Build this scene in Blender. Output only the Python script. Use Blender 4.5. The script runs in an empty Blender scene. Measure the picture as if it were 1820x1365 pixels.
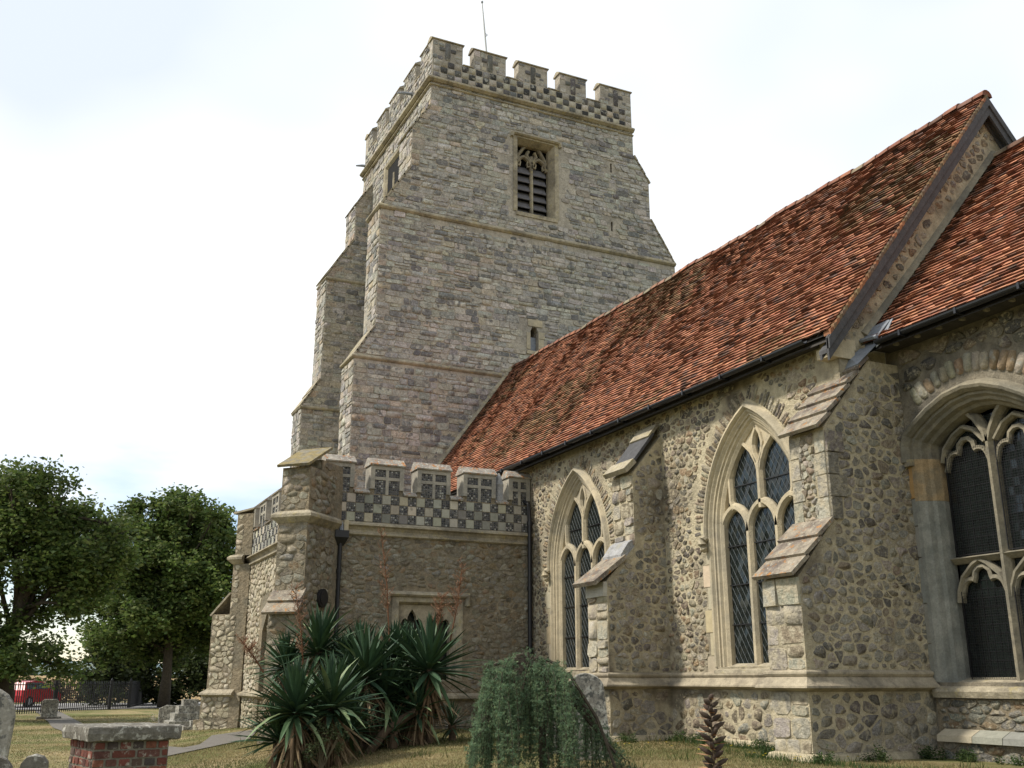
import bpy, math, random
import numpy as np
from mathutils import Vector, Matrix
from mathutils.geometry import tessellate_polygon
R = random.Random(7)
NR = np.random.RandomState(11)
sc = bpy.context.scene
C = sc.collection

# ------------------------------------------------------------------ camera, sky, sun
PITCH = math.radians(16.3335); A = math.radians(25.3838)
FH = np.array([-math.cos(A), math.sin(A), 0.0])
RT = np.array([math.sin(A), math.cos(A), 0.0])
FW = FH*math.cos(PITCH) + np.array([0, 0, math.sin(PITCH)])
UP = np.cross(RT, FW)
CAM = np.array([0.0, 0.0, 1.0])
cd = bpy.data.cameras.new('camera'); cam = bpy.data.objects.new('camera', cd); C.objects.link(cam)
cd.sensor_width = 36; cd.lens = 36*1800/1820; cd.clip_end = 9000; cd.clip_start = 0.1
m = Matrix.Identity(4)
for i in range(3):
    m[i][0] = RT[i]; m[i][1] = UP[i]; m[i][2] = -FW[i]; m[i][3] = CAM[i]
cam.matrix_world = m
sc.camera = cam

SUN_AZ = math.radians(17); SUN_EL = math.radians(50)   # azimuth west of south
w = bpy.data.worlds.new('World'); sc.world = w; w.use_nodes = True
nt = w.node_tree; nt.nodes.clear()
def N(nt, t, **k):
    n = nt.nodes.new(t)
    for a, b in k.items(): setattr(n, a, b)
    return n
out = N(nt, 'ShaderNodeOutputWorld'); bg = N(nt, 'ShaderNodeBackground'); bg.inputs[1].default_value = 0.1
sky = N(nt, 'ShaderNodeTexSky', sky_type='NISHITA', sun_disc=False)
sky.sun_elevation = SUN_EL; sky.sun_rotation = math.pi + SUN_AZ; sky.air_density = 1.2; sky.dust_density = 0.2
tc = N(nt, 'ShaderNodeTexCoord'); mp = N(nt, 'ShaderNodeMapping'); mp.inputs['Scale'].default_value = (1, 1, 3.2)
nz = N(nt, 'ShaderNodeTexNoise'); nz.inputs['Scale'].default_value = 1.7; nz.inputs['Detail'].default_value = 7; nz.inputs['Roughness'].default_value = 0.52
mp.inputs['Location'].default_value = (0.35, 0.9, 0.2)
cr = N(nt, 'ShaderNodeValToRGB'); cr.color_ramp.elements[0].position = 0.66; cr.color_ramp.elements[1].position = 0.84
nt.links.new(tc.outputs['Generated'], mp.inputs[0]); nt.links.new(mp.outputs[0], nz.inputs[0]); 
sx = N(nt, 'ShaderNodeSeparateXYZ'); nt.links.new(tc.outputs['Generated'], sx.inputs[0])
ma = N(nt, 'ShaderNodeMath', operation='MULTIPLY_ADD'); ma.inputs[1].default_value = 1.7; nt.links.new(sx.outputs[2], ma.inputs[0]); nt.links.new(nz.outputs[0], ma.inputs[2])
nt.links.new(ma.outputs[0], cr.inputs[0])
# thicker and thinner cloud: white to pale blue grey
nz2 = N(nt, 'ShaderNodeTexNoise'); nz2.inputs['Scale'].default_value = 1.1; nz2.inputs['Detail'].default_value = 4
mp2 = N(nt, 'ShaderNodeMapping'); mp2.inputs['Location'].default_value = (1.1, 2.6, 0.9); mp2.inputs['Scale'].default_value = (1, 1, 1.5)
nt.links.new(tc.outputs['Generated'], mp2.inputs[0]); nt.links.new(mp2.outputs[0], nz2.inputs[0])
cr2 = N(nt, 'ShaderNodeValToRGB')
cr2.color_ramp.elements[0].position = 0.43; cr2.color_ramp.elements[0].color = (7.3, 8.0, 9.1, 1)
cr2.color_ramp.elements[1].position = 0.63; cr2.color_ramp.elements[1].color = (10.7, 10.8, 10.7, 1)
nt.links.new(nz2.outputs[0], cr2.inputs[0])
mx = N(nt, 'ShaderNodeMixRGB'); nt.links.new(cr.outputs[0], mx.inputs[0]); vm = N(nt, 'ShaderNodeVectorMath', operation='MULTIPLY'); vm.inputs[1].default_value = (1.4, 1.42, 1.62); nt.links.new(sky.outputs[0], vm.inputs[0]); nt.links.new(vm.outputs[0], mx.inputs[1]); nt.links.new(cr2.outputs[0], mx.inputs[2])
nt.links.new(mx.outputs[0], bg.inputs[0]); nt.links.new(bg.outputs[0], out.inputs[0])

sl = bpy.data.lights.new('sun', 'SUN'); sl.energy = 4.2; sl.angle = math.radians(5); sl.color = (1.0, 0.93, 0.82)
so = bpy.data.objects.new('sun', sl); C.objects.link(so)
tosun = Vector((-math.sin(SUN_AZ)*math.cos(SUN_EL), -math.cos(SUN_AZ)*math.cos(SUN_EL), math.sin(SUN_EL)))
so.rotation_euler = tosun.to_track_quat('Z', 'Y').to_euler(); so.location = (-10, -20, 40)
vs = sc.view_settings; vs.view_transform = 'Standard'; vs.look = 'None'; vs.gamma = 1; vs.use_curve_mapping = False
vs.exposure = 0.22

# ------------------------------------------------------------------ materials
def material(name, base=(0.5, 0.5, 0.5), attr=False, var=0.35, scale=9, fine=45, rough=0.92, bump=0.02, bscale=22,
             spots=None, spot_amt=0.6, spot_scale=6, spec=0.25, metallic=0.0, second=None, sec_scale=1.3, sec_pos=(0.45, 0.6), stain=None, smear=None):
    mt = bpy.data.materials.new(name); mt.use_nodes = True; t = mt.node_tree; t.nodes.clear()
    o = N(t, 'ShaderNodeOutputMaterial'); b = N(t, 'ShaderNodeBsdfPrincipled')
    b.inputs['Roughness'].default_value = rough; b.inputs['Specular IOR Level'].default_value = spec; b.inputs['Metallic'].default_value = metallic
    t.links.new(b.outputs[0], o.inputs[0])
    g = N(t, 'ShaderNodeNewGeometry'); pos = g.outputs['Position']
    def noise(s, d=4, r=0.6):
        n = N(t, 'ShaderNodeTexNoise'); n.inputs['Scale'].default_value = s; n.inputs['Detail'].default_value = d; n.inputs['Roughness'].default_value = r
        t.links.new(pos, n.inputs[0]); return n.outputs[0]
    def ramp(v, a, c):
        q = N(t, 'ShaderNodeMapRange'); q.inputs[1].default_value = a; q.inputs[2].default_value = c
        t.links.new(v, q.inputs[0]); return q.outputs[0]
    def mixc(f, a, c, mode='MIX'):
        q = N(t, 'ShaderNodeMixRGB', blend_type=mode)
        for i, v in ((0, f), (1, a), (2, c)):
            if isinstance(v, (tuple, float, int)):
                q.inputs[i].default_value = v if not isinstance(v, tuple) else (*v[:3], 1)
            else: t.links.new(v, q.inputs[i])
        return q.outputs[0]
    if attr:
        a = N(t, 'ShaderNodeAttribute'); a.attribute_name = 'Col'; col = a.outputs['Color']
    else:
        rgb = N(t, 'ShaderNodeRGB'); rgb.outputs[0].default_value = (*base, 1); col = rgb.outputs[0]
    if second: col = mixc(ramp(noise(sec_scale, 5), *sec_pos), col, second)
    for s, amt in ((scale, var), (fine, var*0.9)):
        q = N(t, 'ShaderNodeMapRange'); q.inputs[1].default_value = 0.25; q.inputs[2].default_value = 0.75
        q.inputs[3].default_value = 1-amt; q.inputs[4].default_value = 1+amt
        t.links.new(noise(s), q.inputs[0])
        v = N(t, 'ShaderNodeVectorMath', operation='SCALE'); t.links.new(col, v.inputs[0]); t.links.new(q.outputs[0], v.inputs['Scale']); col = v.outputs[0]
    if smear: col = mixc(ramp(noise(smear[1], 6, .7), smear[2], smear[3]), col, smear[0])
    if spots:
        for i, sp in enumerate(spots):
            f = ramp(noise(spot_scale*(1+0.7*i)+i*3.3, 6, 0.7), 1-spot_amt*0.5+0.0-0.08, 1-spot_amt*0.5)
            col = mixc(f, col, sp)
    if stain:
        col = mixc(ramp(noise(stain[1], 4), stain[2], stain[3]), col, stain[0])
    t.links.new(col, b.inputs['Base Color'])
    if bump:
        bp = N(t, 'ShaderNodeBump'); bp.inputs['Distance'].default_value = bump; bp.inputs['Strength'].default_value = 0.9
        t.links.new(noise(bscale, 7, 0.65), bp.inputs['Height']); t.links.new(bp.outputs[0], b.inputs['Normal'])
    return mt

M = {}
M['tower_mortar'] = material('tower_mortar', (0.36, 0.325, 0.265), second=(0.27, 0.245, 0.205), bump=0.04, bscale=12, var=.3)
M['chancel_mortar'] = material('chancel_mortar', (0.20, 0.175, 0.13), second=(0.11, 0.10, 0.08), bump=0.04, bscale=14, var=.3)
M['ashlar_mid'] = material('ashlar_mid', (0.33, 0.285, 0.205), bump=0.012, bscale=28, var=.22, second=(0.22, 0.19, 0.14), sec_scale=1.8, stain=((0.15, 0.13, 0.10), 5, .58, .72))
M['ashlar_old'] = material('ashlar_old', (0.225, 0.20, 0.145), bump=0.01, bscale=30, var=.22, second=(0.15, 0.14, 0.11), stain=((0.12, 0.11, 0.09), 3.5, .56, .72))
M['nave_mortar'] = material('nave_mortar', (0.46, 0.40, 0.275), second=(0.32, 0.28, 0.20), sec_scale=.9, bump=0.05, bscale=22, var=.27, fine=80, stain=((0.12, 0.10, 0.075), .55, .56, .68))
M['porch_mortar'] = material('porch_mortar', (0.225, 0.185, 0.125), second=(0.165, 0.145, 0.105), bump=0.06, bscale=11, var=.38, fine=60)
M['stone_nave'] = material('stone_nave', attr=True, bump=0.07, bscale=26, var=.42, scale=14, fine=60, smear=((0.45, 0.39, 0.27), 14, .53, .61))
M['stone_east'] = material('stone_east', attr=True, bump=0.08, bscale=22, var=.42, scale=13, fine=55, smear=((0.36, 0.32, 0.235), 11, .51, .60))
M['stone_porch'] = material('stone_porch', attr=True, bump=0.06, bscale=13, var=.38, smear=((0.225, 0.195, 0.14), 10, .46, .60), stain=((0.10, 0.085, 0.06), 3, .60, .75))
M['stone_pale2'] = material('stone_pale2', (0.33, 0.29, 0.215), bump=.06, bscale=10, var=.35)
M['stone_tower'] = material('stone_tower', attr=True, bump=0.07, bscale=9, var=.36, scale=7, fine=28, smear=((0.40, 0.375, 0.32), 6, .55, .64), stain=((0.15, 0.145, 0.135), 4.2, .56, .66))
M['stone_pale'] = material('stone_pale', attr=True, bump=0.06, bscale=13, var=.34, scale=10, fine=45, smear=((0.42, 0.37, 0.27), 5, .46, .58))
M['stone'] = material('stone', attr=True, bump=0.045, bscale=16, var=.28, spots=[(0.30, 0.29, 0.25)], spot_amt=.74, spot_scale=5)
M['flint'] = material('flint', attr=True, bump=0.012, bscale=30, var=.22, rough=.5, spec=.5)
M['ashlar'] = material('ashlar', (0.45, 0.385, 0.265), bump=0.010, bscale=34, var=.17, second=(0.34, 0.30, 0.22), stain=((0.27, 0.24, 0.19), 3.5, .60, .72))
M['ashlar_tint'] = material('ashlar_tint', attr=True, bump=0.008, bscale=35, var=.14, stain=((0.18, 0.17, 0.14), 4, .62, .75))
M['old_string'] = material('old_string', (0.33, 0.29, 0.21), bump=0.02, bscale=18, var=.3, second=(0.20, 0.175, 0.13), spots=[(0.34, 0.29, 0.16)], spot_amt=.72)
M['lichen_slab'] = material('lichen_slab', (0.25, 0.215, 0.165), bump=0.014, bscale=26, var=.35, spots=[(0.33, 0.15, 0.04), (0.36, 0.34, 0.27)], spot_amt=.70, spot_scale=8, second=(0.14, 0.115, 0.095), sec_scale=3)
M['moss_slab'] = material('moss_slab', (0.20, 0.16, 0.075), bump=0.012, bscale=30, var=.35, second=(0.17, 0.155, 0.12), sec_scale=4)
M['tile'] = material('tile', attr=True, bump=0.006, bscale=60, var=.28, rough=.85, scale=6)
M['gutter'] = material('gutter', (0.012, 0.013, 0.016), bump=0, var=.1, rough=.35, spec=.5)
M['timber'] = material('timber', (0.075, 0.075, 0.078), bump=0.01, bscale=30, var=.25)
M['soffit'] = material('soffit', (0.05, 0.045, 0.04), bump=0.01, var=.3)
M['lead'] = material('lead', (0.20, 0.22, 0.25), bump=0.006, var=.2, rough=.5, spec=.5)
M['came'] = material('came', (0.13, 0.145, 0.15), bump=0, var=.1, rough=.5, spec=.5)
M['glass'] = material('glass', (0.010, 0.014, 0.013), bump=0.0015, bscale=12, var=.4, rough=.1, spec=.42)
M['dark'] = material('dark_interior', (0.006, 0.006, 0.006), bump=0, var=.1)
M['louvre'] = material('louvre', (0.12, 0.115, 0.12), bump=0.01, bscale=40, var=.25)
M['iron'] = material('iron', (0.01, 0.01, 0.012), bump=0.002, var=.2, rough=.45, spec=.5)
M['bark'] = material('bark', (0.055, 0.045, 0.032), bump=0.03, bscale=12, var=.4)
M['leaf'] = material('leaf', attr=True, bump=0, var=.2, rough=.6, spec=.3)
M['grass'] = material('grass', (0.28, 0.22, 0.115), second=(0.12, 0.13, 0.04), sec_scale=.5, sec_pos=(.38, .60), bump=0.05, bscale=30, var=.28, scale=3)
M['path'] = material('path', (0.135, 0.125, 0.11), bump=0.01, bscale=50, var=.15)
M['road'] = material('road', (0.24, 0.235, 0.23), bump=0.01, bscale=50, var=.12)
M['soil'] = material('soil', (0.06, 0.045, 0.03), bump=0.05, var=.4)
M['grave'] = material('gravestone', (0.24, 0.225, 0.19), bump=0.012, bscale=25, var=.25, spots=[(0.42, 0.41, 0.36), (0.10, 0.10, 0.09)], spot_amt=.84, spot_scale=7)
M['grave_dark'] = material('gravestone_dark', (0.13, 0.12, 0.10), bump=0.015, bscale=25, var=.35, spots=[(0.36, 0.35, 0.31)], spot_amt=.76, spot_scale=14)
M['brick'] = material('brick', attr=True, bump=0.012, bscale=40, var=.25, spots=[(0.32, 0.30, 0.25)], spot_amt=.7, spot_scale=9)
M['brick_mortar'] = material('brick_mortar', (0.17, 0.155, 0.12), bump=0.02, bscale=30, var=.3)
M['red_paint'] = material('red_paint', (0.45, 0.015, 0.02), bump=0, var=.03, rough=.3, spec=.5)
M['rubber'] = material('rubber', (0.02, 0.02, 0.02), bump=0, var=.1)
M['chrome'] = material('hub', (0.4, 0.4, 0.42), bump=0, var=.05, rough=.4, metallic=.6)
M['hill'] = material('hill', (0.10, 0.15, 0.17), second=(0.15, 0.18, 0.15), sec_scale=.01, bump=0, var=.15)  # distance haze is put into the bluish base colour
M['field'] = material('field', (0.27, 0.19, 0.09), bump=0.05, bscale=5, var=.25)
M['pole'] = material('pole', (0.45, 0.46, 0.46), bump=0, var=.05, rough=.5)
M['dry'] = material('dry_stem', attr=True, bump=0.004, var=.3)

t_ = M['leaf'].node_tree; bs = next(n for n in t_.nodes if n.type == 'BSDF_PRINCIPLED'); ou = next(n for n in t_.nodes if n.type == 'OUTPUT_MATERIAL')
tr0 = N(t_, 'ShaderNodeBsdfTranslucent'); mx0 = N(t_, 'ShaderNodeMixShader'); mx0.inputs[0].default_value = .45
t_.links.new(bs.inputs['Base Color'].links[0].from_socket, tr0.inputs[0]); t_.links.new(bs.outputs[0], mx0.inputs[1]); t_.links.new(tr0.outputs[0], mx0.inputs[2]); t_.links.new(mx0.outputs[0], ou.inputs[0])
# ------------------------------------------------------------------ helpers
class MB:
    def __init__(s): s.v = []; s.f = []; s.c = []
    def add(s, v, f, col=None):
        if not hasattr(s, 'segs'): s.segs = []
        s.segs.append((list(v), list(f), col))
        b = len(s.v); s.v += [tuple(p) for p in v]; s.f += [tuple(i+b for i in q) for q in f]
        c = col or (0.3, 0.3, 0.3)
        s.c += list(c) if isinstance(c, list) else [c]*len(v)
    def box(s, x0, x1, y0, y1, z0, z1, col=None):
        s.add([(x0,y0,z0),(x1,y0,z0),(x1,y1,z0),(x0,y1,z0),(x0,y0,z1),(x1,y0,z1),(x1,y1,z1),(x0,y1,z1)],
              [(0,3,2,1),(4,5,6,7),(0,1,5,4),(1,2,6,5),(2,3,7,6),(3,0,4,7)], col)
    def merge(s, o):
        b = len(s.v); s.v += o.v; s.f += [tuple(i+b for i in q) for q in o.f]; s.c += o.c
def mesh_from(name, v, f, c, mat, smooth=False, origin=(0,0,0)):
    me = bpy.data.meshes.new(name)
    if origin != (0,0,0):
        v = [(p[0]-origin[0], p[1]-origin[1], p[2]-origin[2]) for p in v]
    me.from_pydata(v, [], f)
    a = me.color_attributes.new('Col', 'FLOAT_COLOR', 'POINT')
    arr = np.ones((len(v), 4), dtype=np.float32)
    if len(v): arr[:, :3] = np.array(c, dtype=np.float32)
    a.data.foreach_set('color', arr.ravel())
    me.materials.append(mat)
    if smooth: me.polygons.foreach_set('use_smooth', [True]*len(me.polygons))
    return me
ORIG = {}
def obj(name, mb, mat, parent=None, smooth=False, kind=None, label=None):
    org = ORIG.get(parent.name, (0,0,0)) if parent else (0,0,0)
    me = mesh_from(name, mb.v, mb.f, mb.c, mat, smooth, org)
    o = bpy.data.objects.new(name, me); C.objects.link(o)
    if parent: o.parent = parent; ORIG[o.name] = org
    if kind: o['kind'] = kind
    if label: o['label'] = label
    return o
def each(name, mb, mat, parent, smooth=False):
    for v, f, c in mb.segs:
        b = MB(); b.add(v, f, c); obj(name, b, mat, parent, smooth)
def thing(name, label, cat, loc=(0,0,0), group=None):
    o = bpy.data.objects.new(name, None); C.objects.link(o); o.location = loc; o.empty_display_size = .2
    ORIG[o.name] = tuple(loc)
    o['label'] = label; o['category'] = cat
    if group: o['group'] = group
    return o
def tag(o, label, cat, group=None):
    o['label'] = label; o['category'] = cat
    if group: o['group'] = group
    return o
def struct(name, mb, mat, smooth=False):
    o = obj(name, mb, mat, None, smooth); o['kind'] = 'structure'; return o

class Frame:
    def __init__(s, O, U, Nn): s.O = np.array(O, float); s.U = np.array((*U, 0.), float); s.N = np.array((*Nn, 0.), float); s.Z = np.array((0,0,1.))
    def P(s, u, v, w=0.): return tuple(s.O + s.U*u + s.Z*v + s.N*w)
def proj(p):
    d = np.array(p) - CAM; z = d @ FW
    if z <= 0.05: return None
    return 910+1800*(d@RT)/z, 682.5-1800*(d@UP)/z, z

# pieces registry: biggest 300 in the picture are objects, the rest one joined part
REG = {}
LIM = 300
def piece(thg, name, parent, v, f, col, mat, smooth=True, size=None):
    c = np.mean(np.array(v), axis=0); q = proj(c)
    sz = size if size else np.ptp(np.array(v), axis=0).max()
    score = 0
    if q and -30 < q[0] < 1850 and -30 < q[1] < 1395: score = sz/q[2]
    REG.setdefault((thg.name, name, mat.name, smooth), [thg, []])[1].append((score, parent, v, f, col))
STUFFNAME = {'stone': 'small_stones', 'tile': 'far_tiles', 'pane': 'far_panes', 'brick': 'far_bricks'}
def finalize():
    count = {}
    for (tn, name, mn, sm), (thg, L) in REG.items():
        L.sort(key=lambda t: -t[0])
        lim = LIM - count.get((tn, name), 0)
        lim = max(0, lim)
        n = 0
        for s, par, v, f, col in L[:lim]:
            if s <= 0: break
            b = MB(); b.add(v, f, col); obj(name, b, bpy.data.materials[mn], par, sm); n += 1
        count[(tn, name)] = count.get((tn, name), 0)+n
        rest = L[n:]
        if rest:
            b = MB()
            for s, par, v, f, col in rest: b.add(v, f, col)
            obj(STUFFNAME.get(name, 'far_'+name), b, bpy.data.materials[mn], thg, sm, kind='stuff')

def shade(c, v=.15, r=R):
    k = 1+r.uniform(-v, v); return tuple(max(0, x*k*(1+r.uniform(-.04, .04))) for x in c)
def pick(pal): return shade(R.choice(pal))
def pillow(poly, fr, d, inset, w0=-.006, tilt=.3):
    n = len(poly); cx = sum(p[0] for p in poly)/n; cy = sum(p[1] for p in poly)/n
    sz = max(max(abs(p[0]-cx), abs(p[1]-cy)) for p in poly)
    tx = R.uniform(-1, 1)*tilt*d/max(sz, .01); ty = R.uniform(-1, 1)*tilt*d/max(sz, .01)
    v = [fr.P(p[0], p[1], w0) for p in poly]
    k = max(.35, 1-inset/max(sz, .02))
    for p in poly:
        a = cx+(p[0]-cx)*k; b = cy+(p[1]-cy)*k
        v.append(fr.P(a, b, d*R.uniform(.85, 1.1)+tx*(a-cx)+ty*(b-cy)))
    f = [(i, (i+1) % n, n+(i+1) % n, n+i) for i in range(n)] + [tuple(range(n, 2*n))]
    return v, f
def flipfix(v, f, fr):
    # make cap normal face outward
    a, b, c = (np.array(v[i]) for i in f[-1][:3])
    if np.dot(np.cross(b-a, c-a), fr.N) < 0: f = [tuple(reversed(q)) for q in f]
    return f
def chaikin(poly, r=.25):
    o = []; n = len(poly)
    for i in range(n):
        a = poly[i]; b = poly[(i+1) % n]
        o.append((a[0]+(b[0]-a[0])*r, a[1]+(b[1]-a[1])*r)); o.append((b[0]+(a[0]-b[0])*r, b[1]+(a[1]-b[1])*r))
    return o
def inpoly(x, y, poly):
    c = False; n = len(poly); j = n-1
    for i in range(n):
        xi, yi = poly[i]; xj, yj = poly[j]
        if (yi > y) != (yj > y) and x < (xj-xi)*(y-yi)/(yj-yi)+xi: c = not c
        j = i
    return c
def clip_half(poly, nx, ny, d):
    o = []; n = len(poly)
    for i in range(n):
        a = poly[i]; b = poly[(i+1) % n]; da = a[0]*nx+a[1]*ny-d; db = b[0]*nx+b[1]*ny-d
        if da <= 0: o.append(a)
        if (da < 0 < db) or (db < 0 < da):
            t = da/(da-db); o.append((a[0]+(b[0]-a[0])*t, a[1]+(b[1]-a[1])*t))
    return o
def rubble(thg, parent, fr, bounds, ok, pal, su=.24, sv=.17, gap=.022, depth=(.012, .035), drop=.22, mat='stone', jit=.85, name='stone', coursed=False):
    u0, u1, v0, v1 = bounds
    nu = max(1, int(round((u1-u0)/su))); nv = max(1, int(round((v1-v0)/sv)))
    du = (u1-u0)/nu; dv = (v1-v0)/nv
    seeds = {}
    for j in range(-1, nv+1):
        sh = .5*(j % 2)
        for i in range(-1, nu+1):
            if R.random() < drop*(1+1.6*math.sin(i*.9+j*.5+du*40)*math.sin(j*.8-i*.35)): continue
            seeds[(i, j)] = (u0+(i+.5+sh*.8-.2+R.uniform(-.5, .5)*jit)*du, v0+(j+.5+R.uniform(-.5, .5)*jit*.8)*dv)
    asp = dv/du
    for (i, j), (x, y) in seeds.items():
        if not (u0-.02 < x < u1+.02 and v0-.02 < y < v1+.02): continue
        if not ok(x, y): continue
        X = x*asp
        asp_ = asp
        q_ = 1.25*dv; poly = [(X-q_, y-q_*.8), (X+q_, y-q_*.8), (X+q_, y+q_*.8), (X-q_, y+q_*.8)]
        for dj in (-2, -1, 0, 1, 2):
            for di in (-2, -1, 0, 1, 2):
                if di == dj == 0: continue
                q = seeds.get((i+di, j+dj))
                if not q: continue
                qx, qy = q[0]*asp, q[1]; nx, ny = qx-X, qy-y
                poly = clip_half(poly, nx, ny, (qx*qx+qy*qy-X*X-y*y)/2)
                if len(poly) < 3: break
            if len(poly) < 3: break
        if len(poly) < 3: continue
        poly = [(p[0]/asp, p[1]) for p in poly]
        poly = [(min(max(p[0], u0), u1), min(max(p[1], v0), v1)) for p in poly]
        n = len(poly); cx = sum(p[0] for p in poly)/n; cy = sum(p[1] for p in poly)/n
        sz = sum(math.hypot(p[0]-cx, p[1]-cy) for p in poly)/n
        if sz < .02: continue
        g = gap*R.choice((.35, .5, .7, .9, 1.3, 1.9))
        k = max(.5, 1-g/sz*1.1)
        poly = [(cx+(p[0]-cx)*k, cy+(p[1]-cy)*k) for p in poly]
        tries = 0
        while tries < 5 and not all(ok(*p) for p in poly):
            poly = [(cx+(p[0]-cx)*.8, cy+(p[1]-cy)*.8) for p in poly]; tries += 1
        if tries == 5: continue
        poly = chaikin(poly, R.choice((.2, .25, .3)))
        if len(poly) > 14: poly = poly[::2]
        jr = sz*.10
        poly = [(p[0]+R.uniform(-jr, jr), p[1]+R.uniform(-jr, jr)) for p in poly]
        v, f = pillow(poly, fr, R.uniform(*depth), R.uniform(.006, .018), tilt=.55)
        piece(thg, name, parent, v, flipfix(v, f, fr), pick(pal), M[mat], R.random() < .5)
def coursed(thg, parent, fr, v0, v1, intervals, ok, pal, ch=(.13, .24), cl=(.22, .6), gap=.012, depth=(.008, .04), mat='stone', name='stone', quoin=None, quoin_sides=(1, 1)):
    v = v0
    while v < v1-.04:
        h = min(R.uniform(*ch), v1-v)
        if v1-v-h < .07: h = v1-v
        A0 = intervals(v+.01); A1 = intervals(v+h-.01)
        for (a0, b0), (a1, b1) in zip(A0, A1):
            t = 0.0; L = (b0-a0+b1-a1)/2
            first = True
            while t < L-.05:
                l = R.uniform(*cl); isq = False
                if quoin and ((first and quoin_sides[0]) or (quoin_sides[1] and L-t < .62)):
                    if R.random() < .8: isq = True
                    l = R.choice((.28, .45)) if first else l
                if L-t-l < .14: l = L-t
                first = False
                x0 = t/L; x1 = min(1, (t+l)/L)
                g = gap*R.uniform(.4, 1.5); hv = R.uniform(-.012, .012)
                quad = [(a0+(b0-a0)*x0+g, v+g*.7), (a0+(b0-a0)*x1-g, v+g*.7+hv*.3), (a1+(b1-a1)*x1-g, v+h-g*.7+hv), (a1+(b1-a1)*x0+g, v+h-g*.7)]
                # split tall stones now and then
                quads = [quad]
                if h > .19 and R.random() < .22 and not isq:
                    mh = v+h*.5
                    quads = [[quad[0], quad[1], (quad[1][0], mh-g), (quad[0][0], mh-g)], [(quad[3][0], mh+g*.5), (quad[2][0], mh+g*.5), quad[2], quad[3]]]
                for qd in quads:
                    cx = sum(p[0] for p in qd)/4; cy = sum(p[1] for p in qd)/4
                    if qd[1][0]-qd[0][0] < .04: continue
                    if ok(cx, cy) and all(ok(*p) for p in qd):
                        qd = [(p[0]+R.uniform(-.012, .012), p[1]+R.uniform(-.016, .016)) for p in qd]
                        qd = [(p[0]+R.uniform(-.006, .006), p[1]+R.uniform(-.008, .008)) for p in chaikin(qd, R.uniform(.05, .22))]
                        vv, ff = pillow(qd, fr, R.uniform(*depth)*(0.5 if isq else .8), R.uniform(.005, .016), tilt=.6)
                        piece(thg, name, parent, vv, flipfix(vv, ff, fr), pick(quoin if isq else pal), M[mat], R.random() < .25)
                t += l
        v += h
def prism(mb, poly, fr, w0, w1, col=None):
    n = len(poly)
    v = [fr.P(p[0], p[1], w0) for p in poly]+[fr.P(p[0], p[1], w1) for p in poly]
    mb.add(v, [tuple(range(n-1, -1, -1)), tuple(range(n, 2*n))]+[(i, (i+1) % n, n+(i+1) % n, n+i) for i in range(n)], col)
def wallface(mb, outer, holes, fr, depth=.5):
    loops = [[Vector((p[0], p[1], 0)) for p in outer]]+[[Vector((p[0], p[1], 0)) for p in h] for h in holes]
    pts = [p for l in loops for p in l]
    tris = tessellate_polygon(loops)
    mb.add([fr.P(p.x, p.y, 0) for p in pts], [tuple(t) for t in tris])
    for h in holes:
        n = len(h)
        mb.add([fr.P(p[0], p[1], 0) for p in h]+[fr.P(p[0], p[1], -depth) for p in h], [(i, n+i, n+(i+1) % n, (i+1) % n) for i in range(n)])
def offs(pts, d, closed=False):
    n = len(pts); o = []
    for i in range(n):
        p = pts[i]
        a = pts[i-1] if (i > 0 or closed) else None; b = pts[(i+1) % n] if (i < n-1 or closed) else None
        def nr(q, r):
            dx, dy = r[0]-q[0], r[1]-q[1]; l = math.hypot(dx, dy) or 1e-9; return (-dy/l, dx/l)
        if a is None: nn = nr(p, b); o.append((p[0]+nn[0]*d, p[1]+nn[1]*d)); continue
        if b is None: nn = nr(a, p); o.append((p[0]+nn[0]*d, p[1]+nn[1]*d)); continue
        n1 = nr(a, p); n2 = nr(p, b); sx, sy = n1[0]+n2[0], n1[1]+n2[1]; l = math.hypot(sx, sy) or 1e-9
        sx /= l; sy /= l; k = 1/max(.35, sx*n1[0]+sy*n1[1])
        o.append((p[0]+sx*d*k, p[1]+sy*d*k))
    return o
def sweep(mb, pts, prof, fr, col=None, cap=True, closed=False):
    n = len(pts); rings = []
    for d, w_ in prof: rings.append([fr.P(q[0], q[1], w_) for q in offs(pts, d, closed)])
    k = len(prof); v = [rings[j][i] for i in range(n) for j in range(k)]
    f = []
    for i in range(n if closed else n-1):
        i2 = (i+1) % n
        for j in range(k-1): f.append((i*k+j, i2*k+j, i2*k+j+1, i*k+j+1))
    if cap and not closed:
        f.append(tuple(range(k))); f.append(tuple(range((n-1)*k+k-1, (n-1)*k-1, -1)))
    mb.add(v, f, col)
def planswee(mb, path, prof, col=None):
    """horizontal moulding along a plan path; profile (out, z); outward is to the right of travel"""
    rings = [[(q[0], q[1], z) for q in offs(path, -d)] for d, z in prof]
    n = len(path); k = len(prof)
    v = [rings[j][i] for i in range(n) for j in range(k)]
    f = [(i*k+j, (i+1)*k+j, (i+1)*k+j+1, i*k+j+1) for i in range(n-1) for j in range(k-1)]
    f.append(tuple(range(k))); f.append(tuple(range((n-1)*k+k-1, (n-1)*k-1, -1)))
    mb.add(v, f, col)
def arch(c, h, Rr, zs, z0, n=9, d=0.):
    """pointed arch outline, left jamb bottom -> apex -> right jamb bottom"""
    H = h+d; r = Rr+d; cx = Rr-h
    th = math.acos(cx/r)
    left = [(c-H, z0)]
    for i in range(n+1):
        a = th*i/n; left.append((c+cx-r*math.cos(a), zs+r*math.sin(a)))
    right = [(2*c-x, z) for x, z in reversed(left[:-1])]
    return left+right
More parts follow.
